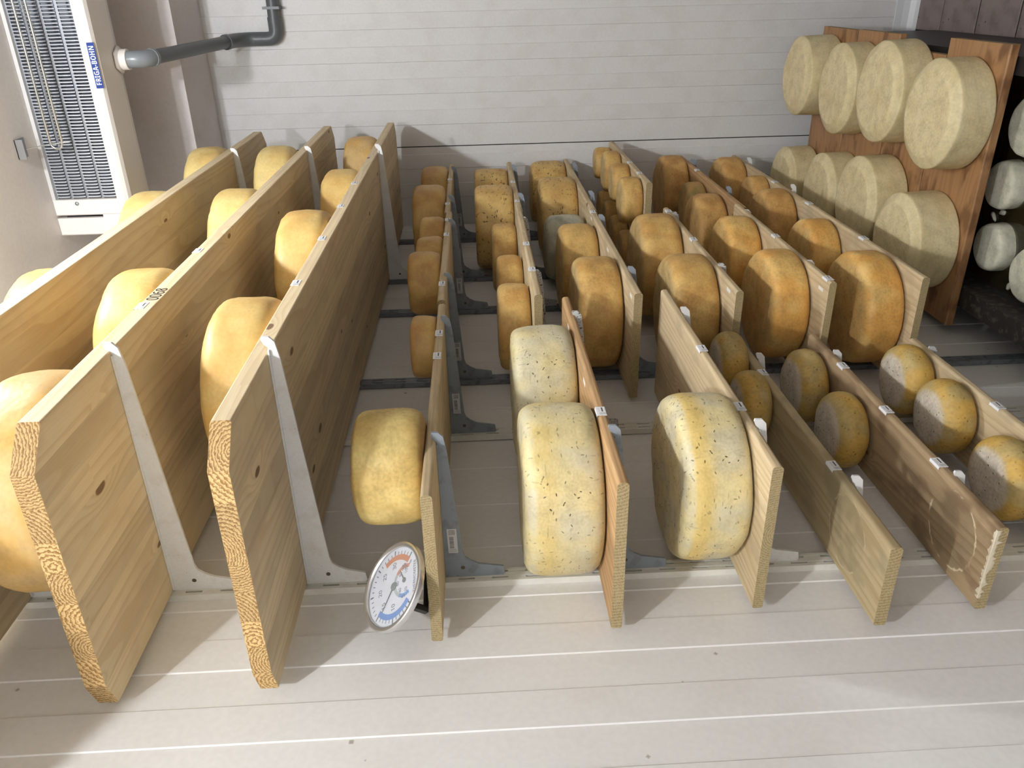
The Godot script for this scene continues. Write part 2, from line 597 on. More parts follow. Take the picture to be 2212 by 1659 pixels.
	M.rind_herb = tmat(rind(768, 35, 0.24, 170, 8.0, 3.0, rgb(52, 48, 30), 160, Color(1, 1, 0.95)), 0.5, Vector3(4, 4, 4), true, true)
	M.rind_herb_dense = tmat(rind(512, 36, 0.26, 150, 8.5, 4.0, rgb(58, 52, 30), 60), 0.5, Vector3(4, 4, 4), true, true)
	M.rind_spot = tmat(rind(512, 37, 0.34, 60, 4.6, 3.0, rgb(88, 66, 30), 150), 0.6, Vector3(4.5, 4.5, 4.5), true, true)
	M.rind_white = tmat(rind(512, 39, 0.22, 5, 2.5, 1.6, rgb(90, 84, 60), 120), 0.55, Vector3(4, 4, 4), true, true)
	for k in ["rind_smooth", "rind_rough", "rind_herb", "rind_herb_dense", "rind_spot", "rind_white"]:
		var m: StandardMaterial3D = M[k]
		m.normal_enabled = true
		m.normal_texture = normal_tile(256, 40 + k.length(), 0.035, 3.0)
		m.normal_scale = 0.28
	M.sticker = tmat(sticker_tex(), 0.5)
	M.barcode = tmat(barcode_tex(), 0.5)
	M.black = mat(rgb(20, 20, 22), 0.45)
	M.ink = mat(rgb(40, 26, 20), 0.8)

func sticker_tex() -> ImageTexture:
	var w := 96
	var h := 48
	var d := PackedByteArray()
	d.resize(w * h * 3)
	d.fill(236)
	var r := RandomNumberGenerator.new()
	r.seed = 5
	for y in h:
		for x in w:
			var v := 236
			if x > 8 and x < 34 and y > 8 and y < 40 and ((x / 3 + y / 3) % 3 == 0 or r.randf() < 0.2):
				v = 150
			if x > 40 and x < 88 and y > 18 and y < 25:
				v = 92
			if x > 40 and x < 80 and (y == 8 or y == 12 or y == 31 or y == 36 or y == 40) and r.randf() < 0.7:
				v = 130
			for k in 3:
				d[(y * w + x) * 3 + k] = v
	return tex(w, h, d)

func barcode_tex() -> ImageTexture:
	var w := 48
	var h := 128
	var d := PackedByteArray()
	d.resize(w * h * 3)
	d.fill(214)
	var r := RandomNumberGenerator.new()
	r.seed = 6
	var y0 := 42
	while y0 < 100:
		var t := r.randi_range(1, 3)
		for y in range(y0, y0 + t):
			for x in range(9, 30):
				for k in 3:
					d[(y * w + x) * 3 + k] = 50
		y0 += t + r.randi_range(1, 3)
	for y in range(6, 32):
		for x in range(8, 40):
			if r.randf() < 0.42 and y % 5 != 0:
				for k in 3:
					d[(y * w + x) * 3 + k] = 84
	for y in range(106, 122):
		for x in range(6, 42):
			if y % 5 < 2 and r.randf() < 0.6:
				for k in 3:
					d[(y * w + x) * 3 + k] = 110
	return tex(w, h, d)

# ---------------------------------------------------------------- room
func build_room() -> void:
	var t := 0.12
	# shelf wall: profiled panels running from floor to ceiling
	var ws := struct("wall_shelf", box_mesh(Vector3(-t, -t, -t), Vector3(0, CEIL + t, ROOM_Z + t)), M.wall)
	var rib := raised_mesh(Vector3(0, 0.001, 0), Vector3(0.0016, CEIL - 0.001, 0.058), 0, 0.0013)
	var z := 2.229
	while z - 0.1165 > 0.01:
		z -= 0.1165
	while z < ROOM_Z - 0.06:
		obj("panel_rib", rib, M.wall, ws, Vector3(0, 0, z))
		z += 0.1165
	# end wall
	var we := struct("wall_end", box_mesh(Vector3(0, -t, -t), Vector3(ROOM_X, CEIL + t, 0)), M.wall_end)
	var rib2 := raised_mesh(Vector3(0, 0.001, 0), Vector3(0.052, CEIL - 0.001, 0.0022), 2, 0.0018)
	var x := 0.361
	while x < ROOM_X - 0.06:
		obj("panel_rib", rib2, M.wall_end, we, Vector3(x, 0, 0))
		x += 0.104
	for xx in [0.104, 0.208]:
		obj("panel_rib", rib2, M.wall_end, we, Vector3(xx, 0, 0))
	obj("panel_joint", box_mesh(Vector3(0.2848, 0, 0), Vector3(0.288, CEIL, 0.0006)), M.joint, we)
	struct("wall_door_side", box_mesh(Vector3(0, -t, ROOM_Z), Vector3(ROOM_X, CEIL + t, ROOM_Z + t)), M.wall_room)
	struct("wall_far_side", box_mesh(Vector3(ROOM_X, -t, -t), Vector3(ROOM_X + t, CEIL + t, ROOM_Z + t)), M.wall_aisle)  # opposite wall, out of view, greyed so the deep shelf gaps stay dark
	struct("ceiling", box_mesh(Vector3(0, CEIL, 0), Vector3(ROOM_X, CEIL + t, ROOM_Z)), M.ceiling)
	# boxed beam between ceiling and end wall
	struct("trim_1", box_mesh(Vector3(0.001, 2.41, 0.001), Vector3(ROOM_X - 0.001, CEIL - 0.0005, 0.285)), M.beam)
	# floor of 20 cm tiles
	var fl := struct("floor", box_mesh(Vector3(0, -t, 0), Vector3(ROOM_X, -0.003, ROOM_Z)), M.grout)
	var tile_meshes := []
	for k in 3:
		tile_meshes.append(raised_mesh(Vector3(0.003, -0.004, 0.003), Vector3(0.1985, -0.0002 + 0.0001 * k, 0.1985), 1, 0.0015))
	var nx := int(ROOM_X / 0.202)
	for i in nx + 1:
		for j in 21:
			var px := 0.027 + 0.202 * (i - 0)
			var pz := -0.0135 + 0.2025 * j
			if px + 0.2 > ROOM_X or pz + 0.2 > ROOM_Z or pz < 0.0:
				continue
			obj("tile", tile_meshes[(i * 7 + j * 3) % 3], M.tile, fl, Vector3(px, 0, pz))
	# the cut row of tiles along the end wall
	var cut := raised_mesh(Vector3(0.002, -0.004, 0.0), Vector3(0.200, -0.0002, 0.186), 1, 0.0015)
	for i in nx:
		obj("tile", cut, M.tile, fl, Vector3(0.027 + 0.202 * i, 0, 0.001))
	# white cove along the end wall's foot
	var st := st_new()
	var prof := [Vector2(0.0, 0.062), Vector2(0.006, 0.062), Vector2(0.008, 0.04), Vector2(0.014, 0.02), Vector2(0.026, 0.006), Vector2(0.04, 0.0), Vector2(0.0, 0.0)]
	var poly := PackedVector2Array()
	for p in prof:
		poly.append(Vector2(p.x, p.y))
	plate(st, poly, 0.001, ROOM_X - 0.001)
	var cv := struct("baseboard_end", st.commit(), M.cove, Vector3(0, 0, 0.001))
	cv.rotation.y = -PI / 2.0
	cv.position = Vector3(ROOM_X, 0, 0.0005)

# ---------------------------------------------------------------- shelving
const RAILS := [2.017, 1.59, 1.345, 0.914, 0.646, 0.237]

func build_rails() -> void:
	# a channel with a slotted front: two cheeks, a middle web and rungs between the slots
	var st := st_new()
	var h := 0.011
	var y0 := 0.12
	var y1 := 2.42
	box(st, Vector3(0, y0, -0.014), Vector3(h, y1, -0.0085))
	box(st, Vector3(0, y0, -0.0045), Vector3(h, y1, 0.0045))
	box(st, Vector3(0, y0, 0.0085), Vector3(h, y1, 0.014))
	var y := y0
	while y < y1 - 0.03:
		for s in [-1, 1]:
			box(st, Vector3(0.0, y, s * 0.0065 - 0.0021), Vector3(h - 0.0004, y + 0.026, s * 0.0065 + 0.0021))
		y += 0.05
	var m: ArrayMesh = st.commit()
	var words := ["nearest the camera", "second from the camera", "third from the camera", "fourth from the camera", "fifth from the camera", "sixth, closest to the far corner"]
	for i in RAILS.size():
		var white: bool = i < 2
		var o := thing("slotted_rail", "%s slotted shelf rail on the panelled wall, %s" % ["cream" if white else "dull grey", words[i]], "rail", Vector3(0.0017, 0, RAILS[i]), "slotted wall rails")
		obj("channel", m, M.rail_white if white else M.rail_grey, o)
		obj("slot_back", box_mesh(Vector3(0, y0, -0.0135), Vector3(0.001, y1, 0.0135)), M.slot, o)

# key: [top y, thickness, x0, x1, z near, z far]
const BOARDS := {
	"A": [2.218, 0.026, 0.014, 0.401, 2.6, 0.27], "B": [2.013, 0.025, 0.014, 0.399, 2.24, 0.178], "C": [1.816, 0.023, 0.016, 0.388, 2.232, 0.07],
	"D1": [1.604, 0.015, 0.016, 0.249, 2.15, 1.497], "E1": [1.362, 0.015, 0.016, 0.251, 2.144, 1.489], "F1": [1.16, 0.0145, 0.016, 0.248, 2.119, 1.459], "G1": [1.009, 0.0165, 0.016, 0.146, 2.163, 1.46], "H1": [0.858, 0.0155, 0.016, 0.153, 2.142, 1.492], "I1": [0.672, 0.016, 0.016, 0.155, 2.15, 1.536],
	"D2": [1.606, 0.0165, 0.016, 0.254, 1.49, 0.81], "R2": [1.417, 0.016, 0.016, 0.262, 1.501, 0.8], "E2": [1.217, 0.017, 0.016, 0.249, 1.479, 0.8], "F2": [1.021, 0.015, 0.016, 0.255, 1.503, 0.844], "G2": [0.829, 0.0145, 0.016, 0.26, 1.486, 0.848], "H2": [0.642, 0.015, 0.016, 0.263, 1.486, 0.843],
	"D3": [1.612, 0.016, 0.016, 0.246, 0.785, 0.12], "R3": [1.412, 0.017, 0.016, 0.243, 0.788, 0.1], "E3": [1.208, 0.018, 0.016, 0.238, 0.788, 0.05], "J3": [1.047, 0.018, 0.016, 0.298, 0.734, 0.07], "G3": [0.803, 0.017, 0.016, 0.245, 0.835, 0.09], "H3": [0.612, 0.017, 0.016, 0.243, 0.83, 0.1]}

const BOARD_LABEL := {
	"A": "thick pale pine board, leftmost in the photo, its underside in shade",
	"B": "thick pale pine board with a black number stamped on its edge",
	"C": "thick pale pine board, third from the left, its end grain brightly lit",
	"D1": "thin old board seen edge-on beside the round dial thermometer",
	"E1": "thin reddish-edged board carrying the two big herb-flecked wheels",
	"F1": "thin pale board under the single herb-flecked wheel with a yellow stripe",
	"G1": "narrow greyish board with a faint round cheese mark at its near end",
	"H1": "narrow brown board with a white crusted ring and ragged white-edged end",
	"I1": "narrow board at the right edge under three grey-topped wheels",
	"D2": "thin board seen edge-on, first of the middle row",
	"R2": "thin board of the middle row under three flat golden wheels",
	"E2": "thin board of the middle row under two rounded golden wheels, third from left",
	"F2": "thin board of the middle row, fourth from the left, two wheels",
	"G2": "thin board of the middle row, fifth from the left, amber wheels",
	"H2": "thin board of the middle row, rightmost, just before the pale wheels",
	"D3": "thin knotty board seen edge-on, first of the far row by the end wall",
	"R3": "thin board of the far row, second from left, under two herb-flecked wheels",
	"E3": "thin board of the far row, third from left, under two herb-flecked wheels",
	"J3": "board of the far row crowded with a double row of small wheels",
	"G3": "thin board of the far row, fifth from the left",
	"H3": "thin board of the far row, rightmost, beside the pale wheels"}

# stickers on the outer edge: z positions
const STICKERS := {
	"B": [1.593, 1.86], "C": [1.04, 1.261, 1.503, 1.751], "D1": [1.644, 1.741], "D2": [1.031, 1.394, 0.892], "D3": [0.37, 0.686], "R2": [1.345, 1.158], "R3": [0.667, 0.74, 0.417],
	"E1": [1.96], "E2": [0.84], "J3": [0.442, 0.6], "F2": [0.88, 1.143], "G2": [1.154, 1.46], "G3": [0.335], "H2": [0.875, 1.205], "H3": [0.528],
	"F1": [1.75, 1.957], "G1": [1.644, 1.967], "H1": [1.643, 1.816, 1.982], "I1": [1.822, 1.964]}
# stickers lying on the top face: [board, x, z]
const TOP_STICKERS := [["E1", 0.236, 1.607], ["E1", 0.234, 1.831], ["E2", 0.236, 0.86], ["E2", 0.236, 1.144], ["E2", 0.232, 1.446], ["F2", 0.24, 1.455], ["G2", 0.234, 1.449]]

func sticker_mesh(yt: float, th: float, x1: float, over: float) -> ArrayMesh:
	# paper folded over the upper edge: one flap on the edge face, one on the top
	var st := st_new()
	var e := 0.0006
	var l := 0.013
	var d := th - 0.001
	quad(st, Vector3(x1 + e, yt, -l), Vector3(x1 + e, yt, l), Vector3(x1 + e, yt - d, l), Vector3(x1 + e, yt - d, -l), Vector3(1, 0, 0), Vector2(1, 0), Vector2(0, 0), Vector2(0, 0.7), Vector2(1, 0.7))
	quad(st, Vector3(x1 + e, yt - d, -l), Vector3(x1 + e, yt - d, l), Vector3(x1, yt - d, l), Vector3(x1, yt - d, -l), Vector3(0, -1, 0))
	for s in [-1, 1]:
		quad(st, Vector3(x1, yt, s * l), Vector3(x1 + e, yt, s * l), Vector3(x1 + e, yt - d, s * l), Vector3(x1, yt - d, s * l), Vector3(0, 0, s))
	quad(st, Vector3(x1 + e, yt, -l), Vector3(x1 + e, yt, l), Vector3(x1 - 0.003, yt + e, l), Vector3(x1 - 0.003, yt + e, -l), Vector3(0.5, 0.85, 0).normalized(), Vector2(1, 1), Vector2(0, 1), Vector2(0, 0.9), Vector2(1, 0.9))
	quad(st, Vector3(x1 - 0.003, yt + e, -l), Vector3(x1 - 0.003, yt + e, l), Vector3(x1 - over, yt + e, l), Vector3(x1 - over, yt + e, -l), Vector3(0, 1, 0), Vector2(1, 0.95), Vector2(0, 0.95), Vector2(0, 0.75), Vector2(1, 0.75))
	return st.commit()

func build_boards() -> void:
	var ring_mat := {}
	# round marks that drying cheeses left on two boards
	var nz := noise(77, 1.0, 3)
	var ring_mark := func(cu: float, cv: float, r: float, crust: float) -> Callable:
		return func(u: float, v: float, c: Color) -> Color:
			var d := Vector2(u - cu, v - cv).length()
			d += 0.003 * nz.get_noise_2d(u * 60.0, v * 60.0)
			var inside := 1.0 - smooth(r - 0.003, r - 0.001, d)
			var edge := smooth(r - 0.0028, r - 0.001, d) * (1.0 - smooth(r, r + 0.0016, d))
			var k := smooth(-0.25, 0.3, nz.get_noise_2d(u * 25.0 + 9.0, v * 25.0))
			c = c.lerp(Color(0.52, 0.47, 0.36), inside * (0.12 + 0.2 * k))
			c = c.lerp(Color(0.88, 0.82, 0.68), edge * crust * k)
			return c
	# texture coordinates of these two: u from the far end, v from the wall edge
	ring_mat["G1"] = tmat(wood(768, 160, 0.72, 0.15, 121, Color(0.76, 0.69, 0.54), Color(0.67, 0.585, 0.43), 60.0, 0.6, Color(0.62, 0.57, 0.44), [[0.1, 0.05, 0.007], [0.21, 0.07, 0.006]], ring_mark.call(0.59, 0.068, 0.056, 0.5)), 0.75)
	ring_mat["H1"] = tmat(wood(768, 160, 0.72, 0.15, 123, Color(0.68, 0.585, 0.45), Color(0.56, 0.46, 0.335), 55.0, 0.55, Color(0.42, 0.33, 0.24), [[0.3, 0.04, 0.006]], ring_mark.call(0.562, 0.07, 0.058, 1.0)), 0.75)
	for key in BOARDS:
		var b: Array = BOARDS[key]
		var yt: float = b[0]
		var th: float = b[1]
		var x0: float = b[2]
		var x1: float = b[3]
		var zn: float = b[4]
		var zf: float = b[5]
		var big: bool = key.length() == 1
		var root := thing("shelf_board", BOARD_LABEL[key], "shelf board", Vector3.ZERO, "thick laminated shelf boards" if big else "thin old shelf boards")
		if big:
			# glued from nine staves; the outer corners are cut off at an angle
			var n := 9
			var sw := (x1 - x0) / n
			for i in n:
				var a := x0 + sw * i
				var e := a + sw
				var outer: bool = i == n - 1
				var ring := rrect(a, yt - th, e, yt, [0.0025 if outer else 0.0, 0.002 if i == 0 else 0.0, 0.002 if i == 0 else 0.0, 0.0025 if outer else 0.0], 2)
				var zn_f := func(x: float) -> float: return zn - (0.9 * (x - a) if outer else (0.35 * (e - x) if i == 0 else 0.0))
				var zf_f := func(x: float) -> float: return zf + (0.9 * (x - a) if outer else 0.0)
				var s1 := st_new()
				var s2 := st_new()
				var off := Vector2(rng.randf() * 2.0, rng.randf())
				var cell: int = [0, 1, 2, 3, 4, 5, 6, 7, 8][(i * 4 + key.unicode_at(0) * 3) % 9]
				extrude(s1, s2, ring, zn_f, zf_f, off, func(p: Vector2) -> Vector2: return Vector2((cell + 0.03 + 0.94 * (p.x - a) / sw) / 9.0, (p.y - yt + th) / th))
				var o := obj("stave", two_surface(s1, tone(M.pine, i, key), s2, M.pine_end), null, root)
				o.set_meta("part", true)
		else:
			var ring := rrect(x0, yt - th, x1, yt, [0.0055, 0.003, 0.003, 0.0055], 4)
			var s1 := st_new()
			var s2 := st_new()
			var base: Material = M.old_red if key in ["E1", "H1", "G3"] else M.old
			if ring_mat.has(key):
				# planar mapping: u from the far end, v from the wall
				var P: Array = ring[0]
				extrude(s1, s2, ring, func(_x: float) -> float: return zn, func(_x: float) -> float: return zf, Vector2.ZERO, func(p: Vector2) -> Vector2: return Vector2(((x1 - p.x) / 0.24 + 1.0) / 3.0, (p.y - yt + th) / th))
				var body := planar_board(ring, zn, zf, x0)
				s2.set_material(M.old_end)
				body.set_material(ring_mat[key])
				var m: ArrayMesh = body.commit()
				s2.commit(m)
				obj("plank", m, null, root)
				if key == "H1":
					obj("salt_crust", crust_mesh(x0 + 0.02, x1 - 0.004, yt, zn), mat(rgb(214, 202, 176), 0.85), root)
			else:
				var cell := rng.randi() % 3
				var jag := rng.randf_range(-0.006, 0.006)
				extrude(s1, s2, ring, func(x: float) -> float: return zn + jag * (x - x1), func(x: float) -> float: return zf, Vector2(rng.randf_range(0.0, 0.4), rng.randf()), func(p: Vector2) -> Vector2: return Vector2((cell + (x1 - p.x) / 0.25) / 3.0, (p.y - yt + th) / th))
				var mm := two_surface(s1, scaled(base, Vector3(1.0 / 1.3, 1.0 / 0.5, 1)), s2, M.old_end)
				obj("plank", mm, null, root)
		for zz in STICKERS.get(key, []):
			obj("price_sticker", sticker_mesh(yt, minf(th, 0.0145), x1, 0.0045), M.sticker, root, Vector3(0, 0, zz))
		for ts in TOP_STICKERS:
			if ts[0] == key:
				var st := st_new()
				raised(st, Vector3(ts[1] - 0.0035, yt, ts[2] - 0.011), Vector3(ts[1] + 0.0035, yt + 0.0006, ts[2] + 0.011), 1, 0.0002)
				obj("price_sticker", st.commit(), mat(rgb(232, 231, 226), 0.5), root)
		if key == "B":
			var o := obj("stamped_number", text_mesh("0068", 0.017), M.ink, root, Vector3(x1 + 0.0002, yt - th * 0.5, 1.812))
			o.rotation.y = PI / 2.0

# pale crust clinging to a board's end: a ragged edge on the top and on the sawn face
func crust_mesh(xa: float, xb: float, yt: float, zn: float) -> ArrayMesh:
	var st := st_new()
	var nz := noise(99, 90.0, 3)
	var n := 34
	var a := []
	for i in n + 1:
		var x := lerpf(xa, xb, float(i) / n)
		var w := 0.0025 + 0.006 * absf(nz.get_noise_2d(x, 0.0)) * 2.0
		var d := 0.002 + 0.008 * absf(nz.get_noise_2d(x, 5.0)) * 2.0
		var h := 0.0004 + 0.0009 * absf(nz.get_noise_2d(x, 9.0)) * 2.0
		a.append([Vector3(x, yt + 0.00005, zn - w), Vector3(x, yt + h, zn - 0.0008), Vector3(x, yt + h * 0.4, zn + h), Vector3(x, yt - d * 0.6, zn + h), Vector3(x, yt - d, zn + 0.00005)])
	for i in n:
		for k in 4:
			var p: Array = a[i]
			var q: Array = a[i + 1]
			var nn := (q[k] - p[k]).cross(p[k + 1] - p[k]).normalized() as Vector3
			if nn.dot(Vector3(0, 1, 1)) < 0.0:
				nn = -nn
			quad(st, p[k], q[k], q[k + 1], p[k + 1], nn)
	return st.commit()

var tones := {}
func tone(m: StandardMaterial3D, i: int, key: String) -> StandardMaterial3D:
	# staves come from different trees: a few tones of the same pine
	var k: int = (i * 5 + key.unicode_at(0) * 2) % 4
	var id := "pine%d" % k
	if not tones.has(id):
		var c: StandardMaterial3D = m.duplicate()
		var f: float = [1.0, 0.95, 0.98, 0.92][k]
		c.albedo_color = Color(f, f * 0.995, f * 0.98)
		c.uv1_scale = Vector3(1.0 / 1.2, 1.0 / 0.4, 1)
		tones[id] = c
	return tones[id]

func scaled(m: StandardMaterial3D, s: Vector3) -> StandardMaterial3D:
	m.uv1_scale = s
	return m

func planar_board(ring: Array, zn: float, zf: float, x0: float) -> SurfaceTool:
	var st := st_new()
	var P: Array = ring[0]
	var N: Array = ring[1]
	var n := P.size()
	for i in n:
		var j := (i + 1) % n
		var a: Vector2 = P[i]
		var b: Vector2 = P[j]
		if a.distance_to(b) < 0.00005:
			continue
		var q := [[a, N[i], zf], [a, N[i], zn], [b, N[j], zn], [b, N[j], zf]]
		var v4 := []
		for e in q:
			var p: Vector2 = e[0]
			var nn: Vector2 = e[1]
			v4.append([Vector3(p.x, p.y, e[2]), Vector3(nn.x, nn.y, 0), Vector2((e[2] - zf) / 0.72, (p.x - x0) / 0.15)])
		tri3(st, v4[0], v4[1], v4[2])
		tri3(st, v4[0], v4[2], v4[3])
	return st

func text_mesh(s: String, size: float, depth := 0.0004, bold := false) -> TextMesh:
	var t := TextMesh.new()
	var f := SystemFont.new()
	f.font_names = PackedStringArray(["Droid Sans"])
	if bold:
		f.font_weight = 700
	t.font = f
	t.text = s
	t.font_size = 64
	t.pixel_size = size / 46.0
	t.depth = depth
	t.curve_step = 2.0
	return t

# steel brackets, two to a board
func bracket_mesh(tip: float, deep: float) -> ArrayMesh:
	var st := st_new()
	var poly := PackedVector2Array([Vector2(0.0, 0.0), Vector2(tip - 0.013, 0.0), Vector2(tip - 0.009, 0.0045), Vector2(tip - 0.002, 0.0075), Vector2(tip + 0.0015, 0.0065), Vector2(tip + 0.001, -0.003), Vector2(tip - 0.006, -0.0095), Vector2(tip - 0.03, -0.0135), Vector2(0.046, -deep + 0.003), Vector2(0.036, -deep), Vector2(0.029, -deep - 0.008), Vector2(0.0225, -deep - 0.02), Vector2(0.016, -0.086), Vector2(0.003, -0.088), Vector2(-0.003, -0.082), Vector2(-0.003, -0.05), Vector2(0.0, -0.045)])
	plate(st, poly, -0.0018, 0.0018)
	# the folded flange that carries the board
	box(st, Vector3(0.004, -0.0022, -0.006), Vector3(tip - 0.016, -0.0001, 0.006))
	return st.commit()

func build_brackets() -> void:
	var long_b := bracket_mesh(0.396, 0.04)
	var short_b := bracket_mesh(0.247, 0.03)
	var narrow_b := bracket_mesh(0.147, 0.026)
	var hole := lathe([Vector2(0, 0), Vector2(0.0032, 0), Vector2(0.0032, 0.0003), Vector2(0, 0.0003)], 14)
	var names := {"A": "leftmost thick board", "B": "second thick board", "C": "third thick board", "D1": "first thin board of the near row", "E1": "second thin board of the near row", "F1": "third thin board of the near row", "G1": "fourth thin board of the near row", "H1": "fifth thin board of the near row", "I1": "sixth thin board of the near row", "D2": "first thin board of the middle row", "R2": "second thin board of the middle row", "E2": "third thin board of the middle row", "F2": "fourth thin board of the middle row", "G2": "fifth thin board of the middle row", "H2": "sixth thin board of the middle row", "D3": "first thin board of the far row", "R3": "second thin board of the far row", "E3": "third thin board of the far row", "J3": "fourth thin board of the far row", "G3": "fifth thin board of the far row", "H3": "sixth thin board of the far row"}
	for key in BOARDS:
		var b: Array = BOARDS[key]
		var big: bool = key.length() == 1
		var zs: Array = [2.017, 0.646] if big else [[2.017, 1.59], [1.345, 0.914], [0.646, 0.237]][int(key.substr(1)) - 1]
		for i in 2:
			var narrow: bool = b[3] < 0.2
			var m: ArrayMesh = long_b if big else (narrow_b if narrow else short_b)
			var white: bool = big or key in ["F1", "G1", "H1", "H2", "J3", "G2", "H3"]
			var rusty: bool = key in ["R2", "F2", "I1"] or (key in ["E1", "F1"] and i == 1)
			var what := "white painted" if white else ("rust-flecked" if rusty else "grey painted")
			var o := thing("shelf_bracket", "%s bracket under the %s, at its %s rail" % [what, names[key], "nearer" if i == 0 else "farther"], "bracket", Vector3(0.0125, b[0] - b[1] - 0.0003, zs[i]), "shelf brackets")
			var mm: Material = M.steel_white if white else (M.steel_rust if rusty else M.steel_grey)
			obj("arm", m, mm, o)
			var h := obj("rivet_hole", hole, M.hole, o, Vector3(0.017, -0.026 if not big else -0.032, 0.0018))
			h.rotation.x = PI / 2.0
			if key in ["D1", "D2", "D3"]:
				var st := st_new()
				quad(st, Vector3(0.045, -0.0065, 0.0022), Vector3(0.045, -0.0205, 0.0022), Vector3(0.088, -0.0195, 0.0022), Vector3(0.088, -0.0055, 0.0022), Vector3(0, 0, 1), Vector2(0, 1), Vector2(1, 1), Vector2(1, 0), Vector2(0, 0))
				obj("barcode_sticker", st.commit(), M.barcode, o)

# ---------------------------------------------------------------- cheeses
# [key, x, y, z, radius, height]
const CHEESES := [
	["A1", 0.268, 2.218, 0.618, 0.142, 0.105], ["A2", 0.255, 2.218, 1.092, 0.138, 0.104], ["A3", 0.241, 2.218, 1.606, 0.135, 0.104],
	["B1", 0.274, 2.013, 0.675, 0.143, 0.105], ["B2", 0.259, 2.013, 1.114, 0.139, 0.105], ["B3", 0.261, 2.013, 1.708, 0.14, 0.105], ["B4", 0.252, 2.013, 2.081, 0.139, 0.104],
	["C1", 0.255, 1.816, 0.409, 0.138, 0.104], ["C2", 0.245, 1.816, 0.845, 0.136, 0.104], ["C3", 0.261, 1.816, 1.35, 0.14, 0.105], ["C4", 0.254, 1.816, 1.84, 0.138, 0.104],
	["D1a", 0.204, 1.604, 2.007, 0.081, 0.098], ["D1b", 0.189, 1.604, 1.565, 0.06, 0.05],
	["D2a", 0.19, 1.606, 1.205, 0.073, 0.077], ["D2b", 0.19, 1.606, 1.055, 0.066, 0.068], ["D2c", 0.195, 1.606, 0.888, 0.065, 0.068], ["D3a", 0.161, 1.612, 0.614, 0.122, 0.095], ["D3b", 0.138, 1.612, 0.219, 0.12, 0.092],
	["R2a", 0.14, 1.417, 1.363, 0.094, 0.069], ["R2b", 0.125, 1.417, 1.108, 0.092, 0.063], ["R2c", 0.125, 1.417, 0.826, 0.095, 0.068], ["R3a", 0.134, 1.412, 0.543, 0.127, 0.116], ["R3b", 0.129, 1.412, 0.184, 0.109, 0.116],
	["E2a", 0.136, 1.217, 1.284, 0.126, 0.097], ["E2b", 0.127, 1.217, 0.949, 0.118, 0.097], ["E2c", 0.11, 1.212, 0.7, 0.095, 0.118], ["E3a", 0.134, 1.208, 0.423, 0.12, 0.116], ["E3b", 0.14, 1.208, 0.125, 0.107, 0.122],
	["J3a", 0.231, 1.047, 0.656, 0.068, 0.062], ["J3b", 0.241, 1.047, 0.466, 0.059, 0.057], ["J3c", 0.242, 1.047, 0.301, 0.066, 0.057], ["J3d", 0.235, 1.047, 0.125, 0.054, 0.06], ["J3e", 0.08, 1.047, 0.629, 0.057, 0.052], ["J3f", 0.08, 1.047, 0.464, 0.058, 0.051], ["J3g", 0.087, 1.047, 0.309, 0.06, 0.05], ["J3h", 0.091, 1.047, 0.184, 0.06, 0.05],
	["F2a", 0.144, 1.021, 1.318, 0.127, 0.098], ["F2b", 0.147, 1.021, 0.999, 0.131, 0.104],
	["G2a", 0.152, 0.829, 1.313, 0.121, 0.082], ["G2b", 0.155, 0.829, 1.014, 0.114, 0.083], ["G3a", 0.126, 0.803, 0.653, 0.115, 0.087], ["G3b", 0.15, 0.803, 0.45, 0.081, 0.06], ["G3c", 0.147, 0.803, 0.19, 0.119, 0.087],
	["H2a", 0.148, 0.642, 1.341, 0.124, 0.084], ["H2b", 0.165, 0.642, 1.044, 0.1, 0.076], ["H3a", 0.139, 0.612, 0.671, 0.115, 0.087], ["H3b", 0.169, 0.612, 0.464, 0.08, 0.057], ["H3c", 0.144, 0.612, 0.216, 0.115, 0.085],
	["E1a", 0.133, 1.362, 1.973, 0.127, 0.111], ["E1b", 0.14, 1.362, 1.677, 0.122, 0.109], ["F1a", 0.141, 1.16, 1.968, 0.124, 0.096],
	["G1a", 0.105, 1.009, 1.691, 0.063, 0.057], ["G1b", 0.123, 1.009, 1.551, 0.064, 0.058], ["H1a", 0.077, 0.858, 1.748, 0.069, 0.06], ["H1b", 0.078, 0.858, 1.573, 0.073, 0.061], ["I1a", 0.099, 0.672, 1.605, 0.069, 0.063], ["I1b", 0.096, 0.672, 1.748, 0.068, 0.066], ["I1c", 0.083, 0.672, 1.928, 0.068, 0.06],
	["K1", 0.511, 0.385, 1.074, 0.124, 0.091], ["K2", 0.53, 0.385, 0.806, 0.127, 0.093], ["K3", 0.508, 0.385, 0.537, 0.127, 0.088], ["K4", 0.521, 0.385, 0.287, 0.12, 0.113], ["L1", 0.208, 0.385, 1.059, 0.12, 0.108], ["L2", 0.24, 0.385, 0.791, 0.126, 0.099], ["L3", 0.202, 0.385, 0.529, 0.124, 0.091], ["L4", 0.168, 0.385, 0.234, 0.124, 0.096]]

